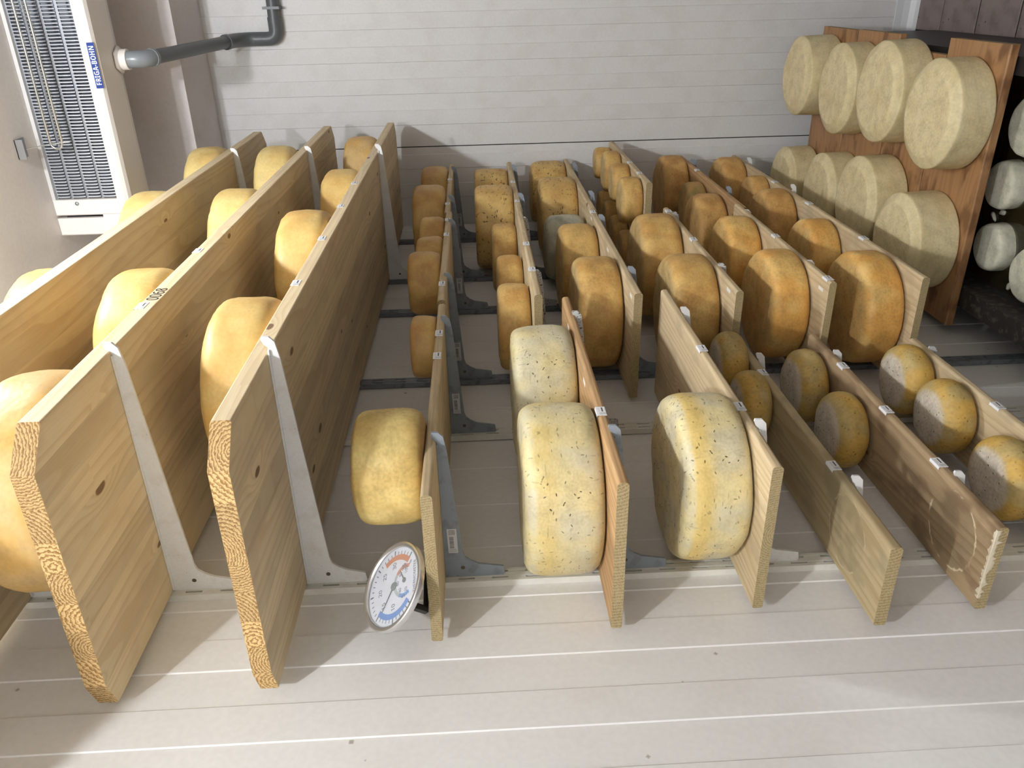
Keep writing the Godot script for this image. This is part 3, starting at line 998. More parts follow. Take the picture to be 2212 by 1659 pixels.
const CHEESE_LABEL := {
	"A1": "yellow wheel on the leftmost thick board, nearest the end wall", "A2": "yellow wheel on the leftmost thick board, just under the cooling unit", "A3": "bright yellow wheel on the leftmost thick board, nearest the camera",
	"B1": "pale yellow wheel on the second thick board, nearest the end wall", "B2": "pale yellow wheel on the second thick board, second from the end wall", "B3": "orange-blotched wheel on the second thick board, behind the stamped number", "B4": "large crusty wheel at the photo's left edge on the second thick board",
	"C1": "tan wheel on the third thick board, nearest the end wall", "C2": "yellow wheel on the third thick board, second from the end wall", "C3": "yellow wheel on the third thick board, second from the camera", "C4": "big yellow wheel on the third thick board, nearest the camera",
	"D1a": "tall small wheel with a brownish crusty top beside the dial thermometer", "D1b": "small shaded amber wheel on the edge-on board, behind the tall small one",
	"D2a": "rounded wheel on the middle row's first board, nearest the camera", "D2b": "small wheel on the middle row's first board, second from the camera", "D2c": "small wheel on the middle row's first board, third from the camera", "D3a": "large shaded wheel on the far row's first board, nearer one", "D3b": "shaded wheel on the far row's first board, by the end wall",
	"R2a": "flat pale-crusted wheel on the middle row's second board, nearest the camera", "R2b": "flat golden wheel on the middle row's second board, in the middle", "R2c": "flat golden wheel on the middle row's second board, farthest of three", "R3a": "herb-flecked golden wheel on the far row's second board, nearer one", "R3b": "herb-flecked golden wheel on the far row's second board, by the end wall",
	"E2a": "golden wheel on the middle row's third board, nearest the camera", "E2b": "orange wheel on the middle row's third board, second from the camera", "E2c": "grey-green herb-flecked wheel behind the orange wheel", "E3a": "yellow herb-flecked wheel on the far row's third board, nearer one", "E3b": "yellow herb-flecked wheel on the far row's third board, by the end wall",
	"J3a": "small yellow wheel in the far row's crowded board, nearest the camera", "J3b": "small wheel in the crowded board's front line, second from the camera", "J3c": "small wheel in the crowded board's front line, third from the camera", "J3d": "small wheel in the crowded board's front line, farthest", "J3e": "small dim wheel in the crowded board's rear line, nearest the camera", "J3f": "small dim wheel in the crowded board's rear line, second from the camera", "J3g": "small dim wheel in the crowded board's rear line, third from the camera", "J3h": "small dim wheel in the crowded board's rear line, farthest",
	"F2a": "golden wheel on the middle row's fourth board, nearest the camera", "F2b": "golden wheel with a dent on the middle row's fourth board",
	"G2a": "amber wheel with a pale rim on the middle row's fifth board, nearest", "G2b": "tan wheel on the middle row's fifth board, second from the camera", "G3a": "tan wheel on the far row's fifth board, nearest the camera", "G3b": "small greenish-tan wheel on the far row's fifth board, in the middle", "G3c": "amber wheel on the far row's fifth board, by the end wall",
	"H2a": "big orange wheel on the middle row's rightmost board, nearest the camera", "H2b": "orange wheel on the middle row's rightmost board, second from the camera", "H3a": "tan wheel on the far row's rightmost board, nearest the camera", "H3b": "small tan wheel on the far row's rightmost board, in the middle", "H3c": "tan wheel on the far row's rightmost board, by the end wall",
	"E1a": "largest herb-flecked wheel, frontmost on the near row's second board", "E1b": "herb-flecked pale wheel just behind the largest herb-flecked one", "F1a": "herb-flecked wheel with a yellow stripe on the near row's third board",
	"G1a": "small speckled wheel on the near row's fourth board, nearer one", "G1b": "small speckled wheel on the near row's fourth board, farther one", "H1a": "small grey-topped wheel on the near row's fifth board, nearer one", "H1b": "small grey-topped wheel on the near row's fifth board, farther one", "I1a": "small grey-topped wheel on the rightmost narrow board, farthest of three", "I1b": "small grey-topped wheel on the rightmost narrow board, in the middle", "I1c": "small grey-topped wheel cut by the photo's right edge",
	"K1": "large pale wheel on wet planks, upper line, nearest the camera", "K2": "large pale wheel on wet planks, upper line, second from the camera", "K3": "large pale wheel on wet planks, upper line, third from the camera", "K4": "large pale wheel on wet planks, upper line, nearest the end wall", "L1": "large pale wheel on wet planks, lower line, nearest the camera", "L2": "large pale wheel on wet planks, lower line, second from the camera", "L3": "large pale wheel on wet planks, lower line, third from the camera", "L4": "large pale wheel on wet planks, lower line, nearest the end wall"}

# half profile from the bottom centre to the top centre
func wheel_profile(R: float, H: float, a: float, e: float, n := 20) -> Array:
	# flat ends, a shoulder of width a and a side that swells a little
	var P := [Vector2(0.0, 0.0005)]
	for k in 3:
		P.append(Vector2((R - a) * (k + 1) / 4.0, 0.0003))
	for i in n + 1:
		var t := -PI / 2.0 + PI * i / n
		var sn := sin(t)
		P.append(Vector2(R - a + a * pow(maxf(cos(t), 0.0), e), H / 2.0 + H / 2.0 * signf(sn) * pow(absf(sn), e)))
	for k in 4:
		P.append(Vector2((R - a) * (1.0 - (k + 1) / 5.0), H))
	P.append(Vector2(0.0, H))
	return P

# young wheel: straight sides, a raised flat middle and a sloping border
func young_profile(R: float, H: float) -> Array:
	var q := 0.006
	var P := [Vector2(0.0, 0.0005), Vector2(R * 0.4, 0.0003), Vector2(R * 0.8, 0.0003), Vector2(R - q, 0.0002), Vector2(R - 0.0015, 0.0022), Vector2(R, q)]
	for k in 5:
		P.append(Vector2(R - 0.0005 * k, lerpf(q, H - 0.022, (k + 1) / 5.0)))
	for p in [Vector2(0.988, 0.0150), Vector2(0.968, 0.0118), Vector2(0.93, 0.0094), Vector2(0.86, 0.0058), Vector2(0.805, 0.0026), Vector2(0.785, 0.0011), Vector2(0.765, 0.0002), Vector2(0.74, 0.0), Vector2(0.5, 0.0005), Vector2(0.3, 0.001), Vector2(0.15, 0.0012), Vector2(0.0, 0.0012)]:
		P.append(Vector2(R * p.x, H - p.y))
	return P

func lin(c: Color) -> Color:
	var l := c.get_luminance()
	return c.lerp(Color(l, l, l), 0.16).srgb_to_linear()

func build_cheeses() -> void:
	var idx := 0
	for c in CHEESES:
		var key: String = c[0]
		var R: float = c[4]
		var H: float = c[5]
		var family := key.substr(0, 1)
		var shoulder := 0.45 * H
		var ex := 0.52
		var young := false
		var side := rgb(230, 192, 110)
		var alt := rgb(224, 174, 88)
		var ends := side
		var end_amt := 0.0
		var mt: Material = M.rind_smooth
		var wob := 0.0035
		var segs := 72
		var group := "golden wheels on the shelves"
		var cat := "cheese wheel"
		match family:
			"A", "B", "C":
				shoulder = 0.55 * H
				ex = 0.56
				if key in ["C1", "B4"]:
					side = rgb(222, 182, 116)
				if key in ["A1", "A2", "B1", "B2"]:
					side = rgb(234, 206, 128)
					alt = rgb(228, 190, 108)
				group = "wheels on the thick boards"
			"D":
				side = rgb(222, 178, 96)
				alt = rgb(206, 152, 78)
				shoulder = 0.4 * H
				if key == "D1a":
					side = rgb(232, 204, 124)
					alt = rgb(218, 182, 100)
					ends = rgb(170, 128, 66)
					end_amt = 0.85
					mt = M.rind_rough
				group = "wheels on the edge-on boards"
			"R", "E", "J", "F":
				side = rgb(222, 178, 98)
				alt = rgb(208, 156, 78)
				ends = rgb(206, 186, 140)
				end_amt = 0.55
				mt = M.rind_rough
				if key.begins_with("J"):
					ex = 0.6
				if key in ["R3a", "R3b", "E3a", "E3b"]:
					mt = M.rind_herb_dense
					side = rgb(224, 184, 104)
					alt = rgb(212, 164, 86)
					end_amt = 0.2
					shoulder = 0.3 * H
					ex = 0.45
					group = "herb-flecked wheels"
				if key == "E2c":
					mt = M.rind_herb
					side = rgb(196, 190, 166)
					alt = rgb(168, 166, 146)
					end_amt = 0.0
					group = "herb-flecked wheels"
				if key in ["E1a", "E1b", "F1a"]:
					mt = M.rind_herb
					side = rgb(226, 208, 150)
					alt = rgb(214, 204, 168)
					ends = rgb(226, 190, 100)
					end_amt = 0.0
					shoulder = 0.36 * H
					ex = 0.5
					segs = 112
					group = "herb-flecked wheels"
			"G", "H":
				side = rgb(224, 172, 94)
				alt = rgb(208, 152, 78)
				ends = rgb(216, 180, 122)
				end_amt = 0.4
				mt = M.rind_rough
				if key.substr(1, 1) == "2":
					side = rgb(236, 172, 78)
					alt = rgb(238, 192, 106)
				if key == "G3b":
					side = rgb(176, 150, 84)
				group = "amber wheels on the lower boards"
			"K", "L":
				side = rgb(230, 214, 164)
				alt = rgb(222, 203, 150)
				ends = rgb(240, 222, 172)
				end_amt = 0.7
				young = true
				mt = M.rind_white
				wob = 0.002
				segs = 96
				group = "pale young wheels draining on planks"
			"I":
				pass
		if key.length() == 3 and key.substr(1, 1) == "1" and family in ["G", "H", "I"]:
			side = rgb(216, 170, 74)
			alt = rgb(196, 170, 104)
			ends = rgb(220, 209, 194)
			end_amt = 1.0
			shoulder = 0.66 * H
			ex = 0.8
			mt = M.rind_spot
			wob = 0.0025
			segs = 88
			group = "small grey-topped wheels"
		idx += 1
		var n1 := noise(900 + idx, 14.0, 3)
		var n2 := noise(1300 + idx, 34.0, 3)
		var n3 := noise(1700 + idx, 9.0, 2)
		var prof := young_profile(R, H) if young else wheel_profile(R, H, shoulder, ex)
		var bump := func(p: Vector3, i: int, n: int) -> Vector3:
			var low := smoothstep(0.0, 0.02, p.y)
			var rad := Vector3(p.x, 0, p.z)
			var d := n3.get_noise_3d(p.x, p.y, p.z) * wob + n2.get_noise_3d(p.x, p.y, p.z) * wob * 0.3
			var q := p
			if rad.length() > 0.001:
				q -= rad.normalized() * absf(d) * minf(1.0, rad.length() / R)
			if key == "F2b":
				# a short crease pressed into the side facing the aisle
				var an := atan2(p.z, p.x) - 0.62
				var fy := (p.y - 0.52 * H) / 0.011
				q -= rad.normalized() * 0.007 * exp(-pow((an * R - 0.3 * (p.y - 0.52 * H)) / 0.013, 2.0) * 0.5 - fy * fy * 0.35) * smoothstep(0.7, 0.9, rad.length() / R)
			q.y -= absf(d) * 0.8 * low * smoothstep(0.4 * H, H, p.y)
			return q
		if key == "F2b":
			segs = 150
		var stripe: bool = key in ["F1a", "E1a"]
		var tint := func(p: Vector3, i: int, n: int) -> Color:
			var t := smoothstep(-0.25, 0.35, n1.get_noise_3d(p.x, p.y, p.z))
			var col := side.lerp(alt, t)
			var rr := Vector2(p.x, p.z).length() / R
			var jag := 0.06 * n2.get_noise_3d(p.x * 1.6, p.y * 1.6, p.z * 1.6)
			if end_amt > 0.0:
				var yy := absf(p.y / H - 0.5) * 2.0
				var e := maxf(smoothstep(0.86, 0.93, rr * 0.0 + yy * 0.93 + 0.07 * (1.0 - rr) + jag), smoothstep(0.94, 0.86, rr + jag) * smoothstep(0.8, 0.95, yy))
				col = col.lerp(ends, end_amt * e)
			if stripe:
				# a stripe of butter-yellow coating near the upper shoulder
				var b := smoothstep(0.62, 0.66, p.y / H + jag * 0.7) * (1.0 - smoothstep(0.84, 0.88, p.y / H + jag * 0.7))
				b *= smoothstep(-0.32, 0.05, n3.get_noise_3d(p.x + 3.0, p.y, p.z))
				col = col.lerp(rgb(232, 196, 104), b * (0.85 if key == "F1a" else 0.55))
			if young:
				var y2 := smoothstep(0.05, 0.5, n1.get_noise_3d(p.x + 5.0, p.y, p.z)) * smoothstep(0.93, 0.96, p.y / H) * smoothstep(0.84, 0.74, rr)
				col = col.lerp(rgb(222, 196, 134), 0.45 * y2)
			return lin(col)
		var o := obj("cheese_wheel", lathe(prof, segs, bump, tint), mt, self, Vector3(c[1], c[2] + 0.0004, c[3]))
		o.rotation.y = 0.0 if key == "F2b" else rng.randf() * TAU
		tag(o, CHEESE_LABEL[key], cat, group)

# ---------------------------------------------------------------- cooling unit on the ceiling
func build_evaporator() -> void:
	var zf := 0.74   # front
	var zb := 0.572  # back
	var xa := 0.205
	var xb := 1.6
	var yb := 2.462
	var top := CEIL - 0.0006
	var o := thing("cooling_unit", "white ceiling cooling unit with a finned coil and blue maker's plate", "cooling unit", Vector3(0, 0, 0))
	var white := mat(rgb(236, 230, 224), 0.35)
	var grey := mat(rgb(206, 204, 202), 0.45)
	# front frame: lower lip, end plate, upper lip; the lip rolls round under the unit
	var st := st_new()
	var lip := PackedVector2Array()
	for p in [Vector2(zf, 2.498), Vector2(zf + 0.003, 2.494), Vector2(zf + 0.003, yb + 0.014), Vector2(zf - 0.002, yb + 0.005), Vector2(zf - 0.012, yb), Vector2(zb + 0.045, yb), Vector2(zb + 0.008, yb + 0.01), Vector2(zb, yb + 0.02), Vector2(zb, yb + 0.03), Vector2(zf - 0.02, yb + 0.03), Vector2(zf - 0.004, 2.496)]:
		lip.append(Vector2(-p.x, p.y))
	plate(st, lip, xa, xb)
	var drip := obj("drip_tray", st.commit(), white, o, Vector3.ZERO)
	drip.transform = Transform3D(Basis(Vector3(0, 0, -1), Vector3(0, 1, 0), Vector3(1, 0, 0)), Vector3.ZERO)
	# end plate next to the shelf wall, split by a slot
	st = st_new()
	raised(st, Vector3(0.26, yb + 0.03, zb), Vector3(0.302, top, zf + 0.004), 2, 0.003)
	raised(st, Vector3(xa, yb + 0.03, zb), Vector3(0.252, top, zf + 0.004), 2, 0.003)
	box(st, Vector3(0.252, yb + 0.03, zb), Vector3(0.26, 2.545, zf + 0.001))
	obj("end_plate", st.commit(), white, o)
	obj("end_slot", box_mesh(Vector3(0.2522, 2.546, zb), Vector3(0.2598, 2.648, zf - 0.012)), M.joint, o)
	st = st_new()
	box(st, Vector3(0.302, 2.66, zb), Vector3(xb, top, zf + 0.001))
	obj("top_rail", st.commit(), grey, o)
	obj("back_plate", box_mesh(Vector3(0.302, yb + 0.03, zb), Vector3(xb, top - 0.009, zb + 0.004)), white, o)
	obj("coil_core", box_mesh(Vector3(0.303, 2.495, zb + 0.006), Vector3(xb - 0.02, 2.659, zf - 0.075)), mat(rgb(150, 154, 160), 0.5, 0.3), o)
	var screw := obj("screw", lathe([Vector2(0, 0), Vector2(0.0055, 0), Vector2(0.005, 0.002), Vector2(0.002, 0.003), Vector2(0, 0.003)], 16), mat(rgb(190, 190, 192), 0.25, 0.9), o, Vector3(0.292, 2.605, zf + 0.0045))
	screw.rotation.x = PI / 2.0
	# fins: bowed slats in four columns
	var fin_mat := mat(rgb(206, 210, 216), 0.3, 0.55)
	st = st_new()
	var w := 0.034
	for i in 6:
		var a := -w / 2 + w * i / 6.0
		var b := a + w / 6.0
		var fa := 0.0045 * (1.0 - pow(2.0 * a / w, 4.0))
		var fb := 0.0045 * (1.0 - pow(2.0 * b / w, 4.0))
		quad(st, Vector3(0.001, a, fa), Vector3(0.001, b, fb), Vector3(-0.0016, b, fb + 0.0005), Vector3(-0.0016, a, fa + 0.0005), Vector3(0.25, 0, 1).normalized())
		quad(st, Vector3(0.001, a, fa), Vector3(0.001, b, fb), Vector3(0.0016, b, -0.05), Vector3(0.0016, a, -0.05), Vector3(1, 0, 0.1).normalized())
		quad(st, Vector3(-0.0016, a, fa), Vector3(-0.0016, b, fb), Vector3(-0.0006, b, -0.05), Vector3(-0.0006, a, -0.05), Vector3(-1, 0, 0.1).normalized())
	var fin: ArrayMesh = st.commit()
	var rest := SurfaceTool.new()
	rest.begin(Mesh.PRIMITIVE_TRIANGLES)
	var x := 0.3085
	var row := 0
	while x < xb - 0.03:
		for k in 4:
			var p := Vector3(x, 2.5185 + 0.0405 * k, zf - 0.008)
			if row < 64:
				obj("fin", fin, fin_mat, o, p)
			else:
				rest.append_from(fin, 0, Transform3D(Basis(), p))
		x += 0.0081
		row += 1
	var more := obj("fin_pack", rest.commit(), fin_mat, o)
	more.set_meta("kind", "stuff")
	for k in 5:
		obj("coil_strip", box_mesh(Vector3(0.303, 2.4945 + 0.0405 * k, zf - 0.0155), Vector3(xb - 0.02, 2.501 + 0.0405 * k, zf - 0.0105)), mat(rgb(160, 164, 170), 0.35, 0.5), o)
	# maker's plate
	var pl := obj("maker_plate", raised_mesh(Vector3(-0.054, -0.0085, 0), Vector3(0.054, 0.0085, 0.0012), 2, 0.0005), mat(rgb(44, 72, 150), 0.4), o, Vector3(0.638, 2.4715, zf + 0.0025))
	pl.rotation.x = deg_to_rad(28)
	var tx := obj("lettering", text_mesh("FRIGA-BOHN", 0.0118, 0.0004, true), mat(rgb(238, 240, 244), 0.5), pl, Vector3(0, 0, 0.0013))
	tx.scale = Vector3(0.93, 1, 1)
	# hung in front: finned defrost heater rod bent in a U, held by a wire from a ceiling clip
	var rod_mat := mat(rgb(196, 196, 190), 0.22, 0.85)
	var pts := [Vector3(xb - 0.05, 2.612, 0.785)]
	for i in 30:
		pts.append(Vector3(1.4 - (1.4 - 0.462) * i / 29.0, 2.612, 0.785))
	for i in 9:
		var a := PI * i / 8.0
		pts.append(Vector3(0.462 - 0.018 * sin(a), 2.597 + 0.015 * cos(a), 0.785))
	for i in 30:
		pts.append(Vector3(0.462 + (1.4 - 0.462) * i / 29.0, 2.582, 0.785))
	pts.append(Vector3(xb - 0.05, 2.582, 0.785))
	var heater := obj("heater_rod", tube_mesh(pts, 0.0032, 8), rod_mat, o)
	var turn := tube_mesh([Vector3(0, -0.0085, 0), Vector3(0, 0.0085, 0)], 0.0008, 5)
	var hx := 0.475
	while hx < 0.85:
		for yy in [2.612, 2.582]:
			obj("heater_fin", turn, rod_mat, heater, Vector3(hx, yy, 0.785))
		hx += 0.0088
	obj("support_wire", tube_mesh([Vector3(0.452, 2.655, 0.825), Vector3(0.458, 2.61, 0.795), Vector3(0.46, 2.565, 0.781)], 0.0014, 6), rod_mat, o)
	st = st_new()
	box(st, Vector3(0.43, top - 0.002, 0.80), Vector3(0.478, top, 0.845))
	box(st, Vector3(0.43, top - 0.02, 0.843), Vector3(0.478, top, 0.845))
	obj("ceiling_clip", st.commit(), mat(rgb(150, 150, 150), 0.4, 0.5), o)

func build_drain_pipe() -> void:
	var o := thing("drain_pipe", "grey plastic drain pipe from the cooling unit to the end wall", "pipe", Vector3(0, 0, 0))
	var light := mat(rgb(132, 138, 142), 0.3)
	var dark := mat(rgb(92, 96, 98), 0.4)
	var white := mat(rgb(236, 230, 224), 0.4)
	# white nut under the tray
	obj("flange", lathe([Vector2(0, 0), Vector2(0.036, 0), Vector2(0.034, -0.007), Vector2(0.02, -0.008), Vector2(0, -0.008)], 6), white, o, Vector3(0.642, 2.4612, 0.615))
	obj("nut", lathe([Vector2(0, 0), Vector2(0.026, 0), Vector2(0.0265, -0.004), Vector2(0.0265, -0.018), Vector2(0.025, -0.02), Vector2(0, -0.02)], 20), white, o, Vector3(0.642, 2.4535, 0.615))
	var R := 0.0205
	var a := Vector3(0.642, 2.435, 0.615)
	var bend1 := [a]
	var c1 := Vector3(0.642, 2.392, 0.615)
	var end := Vector3(0.655, 2.292, 0.062)
	var dir := (end - c1).normalized()
	for i in 9:
		var t := i / 8.0
		bend1.append((c1 + Vector3(0, 0.034, 0)).lerp(c1, t).lerp(c1.lerp(c1 + dir * 0.034, t), t))
	obj("elbow", tube_mesh(bend1, R + 0.0015, 18), light, o)
	obj("straight_run", tube_mesh([c1 + dir * 0.028, end], R - 0.0015, 18), dark, o)
	obj("collar", tube_mesh([c1 + dir * 0.03, c1 + dir * 0.042], R + 0.003, 18), light, o)
	obj("collar", tube_mesh([end - dir * 0.075, end - dir * 0.06], R + 0.003, 18), dark, o)
	var c2 := Vector3(0.655, 2.288, 0.032)
	var bend2 := []
	for i in 9:
		var t := i / 8.0
		bend2.append((end - dir * 0.062).lerp(c2, t).lerp(c2.lerp(Vector3(0.655, 2.235, 0.03), t), t))
	bend2.append(Vector3(0.655, 2.21, 0.03))
	obj("elbow", tube_mesh(bend2, R + 0.0015, 18), dark, o)
	var c3 := Vector3(0.655, 2.165, 0.03)
	var bend3 := [Vector3(0.655, 2.215, 0.03)]
	for i in 9:
		var t := i / 8.0
		bend3.append((c3 + Vector3(0, 0.03, 0)).lerp(c3, t).lerp(c3.lerp(c3 + Vector3(0.03, 0, 0), t), t))
	bend3.append(Vector3(0.72, 2.165, 0.03))
	obj("elbow", tube_mesh(bend3, R + 0.0015, 18), dark, o)
	obj("straight_run", tube_mesh([Vector3(0.71, 2.165, 0.03), Vector3(ROOM_X - 0.002, 2.15, 0.03)], R - 0.001, 18), dark, o)
	obj("pipe_clip", box_mesh(Vector3(0.744, 2.14, 0.002), Vector3(0.752, 2.194, 0.052)), dark, o)

# ---------------------------------------------------------------- brine tub with planks across it
func build_brine_tub() -> void:
	var z0 := 0.26
	var z1 := 2.3
	var xi0 := 0.125
	var xi1 := 0.605
	var rim := 0.362
	var o := thing("brine_tub", "black crusted tub of brine under the wet planks at the photo's right", "tub")
	var tub_mat := tmat(blotch(256, 61, rgb(44, 41, 38), rgb(86, 78, 68), 0.5, 0.85, 0.03, 60, rgb(120, 112, 98)), 0.6, Vector3(5, 5, 5), true)
	var st := st_new()
	box(st, Vector3(0.078, 0.05, z0 - 0.03), Vector3(xi0, rim, z1 + 0.03))
	obj("wall_side_rim", st.commit(), tub_mat, o)
	st = st_new()
	box(st, Vector3(xi1, 0.05, z0 - 0.03), Vector3(0.642, rim, z1 + 0.03))
	obj("room_side_rim", st.commit(), M.black, o)
	st = st_new()
	box(st, Vector3(xi0, 0.05, z0 - 0.03), Vector3(xi1, rim, z0))
	obj("end_wall", st.commit(), M.black, o)
	obj("end_wall", box_mesh(Vector3(xi0, 0.05, z1), Vector3(xi1, rim, z1 + 0.03)), M.black, o)
	obj("bottom", box_mesh(Vector3(0.078, 0.03, z0 - 0.03), Vector3(0.642, 0.052, z1 + 0.03)), M.black, o)
	for zz in [0.3, 1.2, 2.1]:
		for xx in [0.09, 0.6]:
			obj("foot", box_mesh(Vector3(xx, 0.0, zz), Vector3(xx + 0.03, 0.031, zz + 0.05)), M.black, o)
	var water := mat(Color(0.20, 0.17, 0.10, 0.62), 0.06)
	water.transparency = BaseMaterial3D.TRANSPARENCY_ALPHA
	obj("brine", box_mesh(Vector3(xi0 + 0.0005, 0.275, z0 + 0.0005), Vector3(xi1 - 0.0005, 0.28, z1 - 0.0005)), water, o)
	# four wheels afloat
	var lab := ["white wheel afloat in the brine, topmost at the photo's right edge", "white wheel afloat in the brine, second from the top", "white wheel with ragged edges afloat in the brine, third from the top", "white wheel afloat in the brine, lowest, cut by the photo's edge"]
	var spots := [Vector3(0.5, 0, 1.2), Vector3(0.362, 0, 1.155), Vector3(0.218, 0, 1.168), Vector3(0.2, 0, 1.325)]
	var rad := [0.066, 0.056, 0.057, 0.062]
	for i in 4:
		var R: float = rad[i]
		var n3 := noise(2100 + i, 12.0, 3)
		var bump := func(p: Vector3, _i: int, _n: int) -> Vector3:
			var d := n3.get_noise_3d(p.x, p.y, p.z) * 0.004
			return p + Vector3(p.x, 0.0, p.z).normalized() * d * minf(1.0, Vector2(p.x, p.z).length() / R)
		var tint := func(p: Vector3, _i: int, _n: int) -> Color:
			return lin(rgb(214, 212, 192).lerp(rgb(196, 196, 176), smoothstep(-0.2, 0.4, n3.get_noise_3d(p.x * 3.0, p.y * 3.0, p.z * 3.0))))
		var m := obj("floating_cheese", lathe(wheel_profile(R, 0.055, 0.02, 0.5), 64, bump, tint), M.rind_white, self, Vector3(spots[i].x, 0.262, spots[i].z))
		tag(m, lab[i], "cheese wheel", "white wheels in the brine")
	var scraps := [Vector3(0.225, 0.279, 1.098), Vector3(0.277, 0.279, 1.118), Vector3(0.295, 0.279, 1.148), Vector3(0.142, 0.279, 1.235)]
	for i in scraps.size():
		var n4 := noise(2300 + i, 50.0, 2)
		var sc := lathe([Vector2(0, 0), Vector2(0.006, 0.0005), Vector2(0.008, 0.003), Vector2(0.005, 0.006), Vector2(0, 0.0065)], 14, func(p: Vector3, _i: int, _n: int) -> Vector3: return p * (1.0 + 0.5 * n4.get_noise_3d(p.x, p.y, p.z)))
		var so := obj("curd_scrap", sc, mat(rgb(186, 184, 166), 0.4), self, scraps[i])
		so.scale = Vector3(1.6, 1, 0.9)
		so.rotation.y = i * 0.9
		tag(so, ["curd scrap beside the third floating wheel, on its plank side", "curd scrap above the third floating wheel's upper left", "curd scrap between the second and third floating wheels", "lone curd scrap floating below the third white wheel"][i], "curd", "curd scraps in the brine")
	# wet planks lying across the tub
	var spec := [[0.951, 1.19, 0.03, 0.666, 0.385], [0.712, 0.944, 0.03, 0.628, 0.3846], [0.455, 0.706, 0.03, 0.662, 0.385], [0.2, 0.447, 0.03, 0.66, 0.385]]
	var pl := ["wet brown plank across the tub, nearest the camera", "wet brown plank across the tub, second from the camera, shortest", "wet brown plank across the tub, third from the camera", "wet brown plank across the tub, nearest the end wall"]
	for i in 4:
		var s: Array = spec[i]
		var root := thing("wet_plank", pl[i], "plank", Vector3.ZERO, "wet planks across the brine tub")
		# built along z, then turned to lie along x
		var th := 0.0215
		var ring := rrect(s[0], s[4] - th, s[1], s[4], [0.004, 0.003, 0.003, 0.004], 3)
		var s1 := st_new()
		var s2 := st_new()
		extrude(s1, s2, ring, func(_x: float) -> float: return -s[2], func(_x: float) -> float: return -s[3], Vector2(rng.randf() * 0.2, rng.randf()), func(p: Vector2) -> Vector2: return Vector2((p.x - s[0]) / 0.75, (p.y - s[4]) / th))
		var m := two_surface(s1, scaled(M.wet, Vector3(1.0 / 0.8, 1.0 / 0.5, 1)), s2, M.old_end)
		var pm := obj("board", m, null, root)
		pm.transform = Transform3D(Basis(Vector3(0, 0, 1), Vector3(0, 1, 0), Vector3(-1, 0, 0)), Vector3.ZERO)

# ---------------------------------------------------------------- dial thermometer
func dial_tex() -> ImageTexture:
	var sz := 512
	var d := PackedByteArray()
	d.resize(sz * sz * 3)
	var nz := noise(71, 3.0, 3)
	for y in sz:
		for x in sz:
			var p := Vector2((x + 0.5) / sz * 2.0 - 1.0, 1.0 - (y + 0.5) / sz * 2.0)
			var c := Color(0.90, 0.905, 0.93)
			var r := p.length()
			var a := rad_to_deg(atan2(p.x, p.y))
			if r > 0.66 and r < 0.80:
				if a > -138 and a < -42:
					c = rgb(78, 134, 206)
				elif a > 62 and a < 138:
					c = rgb(206, 120, 54)
			if absf(a) < 139.0 and r > 0.80 and r < 0.94:
				var step := fposmod(a + 135.0 + 0.8, 9.0)
				var majr := fposmod(a + 135.0 + 1.2, 45.0)
				if majr < 2.4 and r < 0.93:
					c = rgb(40, 42, 48)
				elif step < 1.6 and r < 0.88:
					c = rgb(60, 62, 70)
			# small humidity scale
			var q := (p - Vector2(0.02, -0.40)) / 0.42
			var r2 := q.length()
			var a2 := rad_to_deg(atan2(q.x, q.y))
			if r2 > 0.76 and r2 < 0.98 and absf(a2) < 118.0:
				if a2 < -58:
					c = rgb(92, 146, 210)
				elif a2 > 40:
					c = rgb(206, 128, 92)
				else:
					c = rgb(180, 188, 184)
			var f := 1.0 - 0.05 * maxf(0.0, nz.get_noise_2d(p.x, p.y))
			var o := (y * sz + x) * 3
			d[o] = int(c.r * f * 255)
			d[o + 1] = int(c.g * f * 255)
			d[o + 2] = int(c.b * f * 255)
	return tex(sz, sz, d)

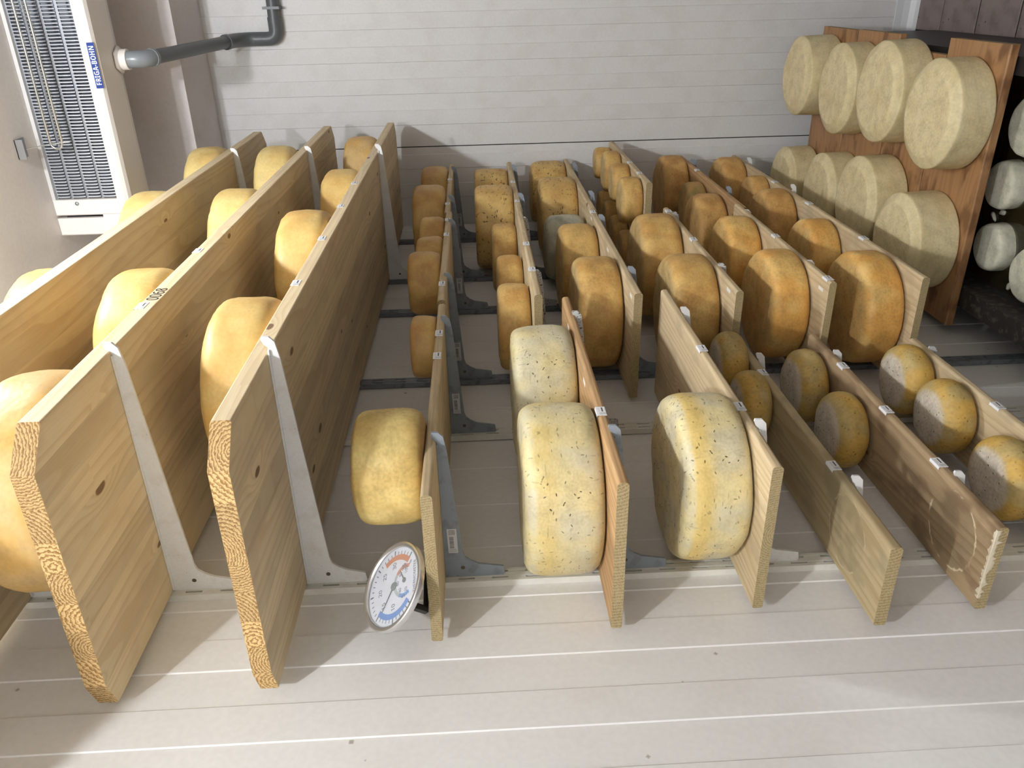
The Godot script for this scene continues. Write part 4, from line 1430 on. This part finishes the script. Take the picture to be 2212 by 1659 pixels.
func build_thermometer() -> void:
	var n := Vector3(0.635, 0.715, 0.292).normalized()
	var right := Vector3(0, 1, 0).cross(n).normalized()
	var up := n.cross(right)
	var o := thing("dial_thermometer", "round chrome-rimmed dial thermometer leaning on the edge-on board", "thermometer")
	o.transform = Transform3D(Basis(right, up, n), Vector3(0.1, 1.6515, 2.135))
	var R := 0.06
	var chrome := mat(rgb(222, 222, 222), 0.25, 0.85)
	# lathes turn about y: lay them along the dial's normal
	var lay := Basis(Vector3(1, 0, 0), Vector3(0, 0, 1), Vector3(0, -1, 0))
	var case_o := obj("case", lathe([Vector2(0, -0.012), Vector2(0.042, -0.012), Vector2(0.05, -0.010), Vector2(R - 0.003, -0.006), Vector2(R - 0.002, -0.004), Vector2(0, -0.004)], 64), M.black, o)
	case_o.basis = lay
	var rim := obj("rim", lathe([Vector2(R - 0.0075, -0.002), Vector2(R - 0.0015, -0.007), Vector2(R, -0.006), Vector2(R, 0.0), Vector2(R - 0.001, 0.0018), Vector2(R - 0.0035, 0.0022), Vector2(R - 0.0062, 0.001), Vector2(R - 0.0075, -0.0015)], 96), chrome, o)
	rim.basis = lay
	var st := st_new()
	var F := R - 0.0055
	for i in 64:
		var a := TAU * i / 64
		var b := TAU * (i + 1) / 64
		var q := []
		for p in [Vector2.ZERO, Vector2(cos(b), sin(b)), Vector2(cos(a), sin(a))]:
			q.append([Vector3(p.x * F, p.y * F, 0), Vector3(0, 0, 1), Vector2(p.x * 0.5 + 0.5, 0.5 - p.y * 0.5)])
		tri3(st, q[0], q[1], q[2])
	obj("dial", st.commit(), tmat(dial_tex(), 0.5), o, Vector3(0, 0, -0.0034))
	var ink := mat(rgb(70, 72, 80), 0.6)
	var deg := 5
	for k in 7:
		var a := deg_to_rad(-135.0 + 45.0 * k)
		obj("numeral", text_mesh(str(deg), 0.0068, 0.0002), ink, o, Vector3(sin(a) * F * 0.53, cos(a) * F * 0.53, -0.0032))
		deg += 5
	for k in 5:
		var a := deg_to_rad(-105.0 + 52.5 * k)
		obj("numeral", text_mesh(str(20 + 20 * k), 0.0034, 0.0002), ink, o, Vector3((0.02 + sin(a) * 0.26) * F, (-0.40 + cos(a) * 0.26) * F, -0.0032))
	obj("lettering", text_mesh("THERMOMETER", 0.003, 0.0002), ink, o, Vector3(0, -0.78 * F, -0.0032))
	obj("lettering", text_mesh("%", 0.004, 0.0002), ink, o, Vector3(0.42 * F, -0.62 * F, -0.0032))
	for k in 2:
		var nd := st_new()
		var l: float = [0.036, 0.017][k]
		var w: float = [0.0011, 0.0009][k]
		plate(nd, PackedVector2Array([Vector2(-w, 0), Vector2(w, 0), Vector2(w * 0.25, l), Vector2(-w * 0.25, l)]), 0, 0.0004)
		var c: Vector2 = [Vector2(0, 0), Vector2(0.02 * F, -0.40 * F)][k]
		var hand := obj("needle", nd.commit(), mat(rgb(64, 66, 70), 0.5), o, Vector3(c.x, c.y, -0.0027))
		hand.rotation.z = [deg_to_rad(52), deg_to_rad(-62)][k]
		var hub := obj("hub", lathe([Vector2(0, 0), Vector2([0.0058, 0.0035][k], 0), Vector2([0.005, 0.003][k], 0.001), Vector2(0, 0.001)], 20), mat([rgb(118, 124, 122), rgb(84, 86, 90)][k], 0.5), o, Vector3(c.x, c.y, -0.0029))
		hub.basis = lay
	var pane := mat(Color(0.9, 0.93, 0.95, 0.1), 0.02)
	pane.transparency = BaseMaterial3D.TRANSPARENCY_ALPHA
	var glass := obj("glass", lathe([Vector2(0, -0.0008), Vector2(F, -0.0008), Vector2(F, -0.0002), Vector2(0, -0.0002)], 48), pane, o)
	glass.basis = lay
	# wire-like black prop behind
	st = st_new()
	box(st, Vector3(-0.031, -0.020, -0.046), Vector3(-0.023, -0.012, -0.0115))
	box(st, Vector3(0.023, -0.020, -0.046), Vector3(0.031, -0.012, -0.0115))
	box(st, Vector3(-0.023, -0.020, -0.046), Vector3(0.023, -0.014, -0.042))
	obj("prop", st.commit(), M.black, o)
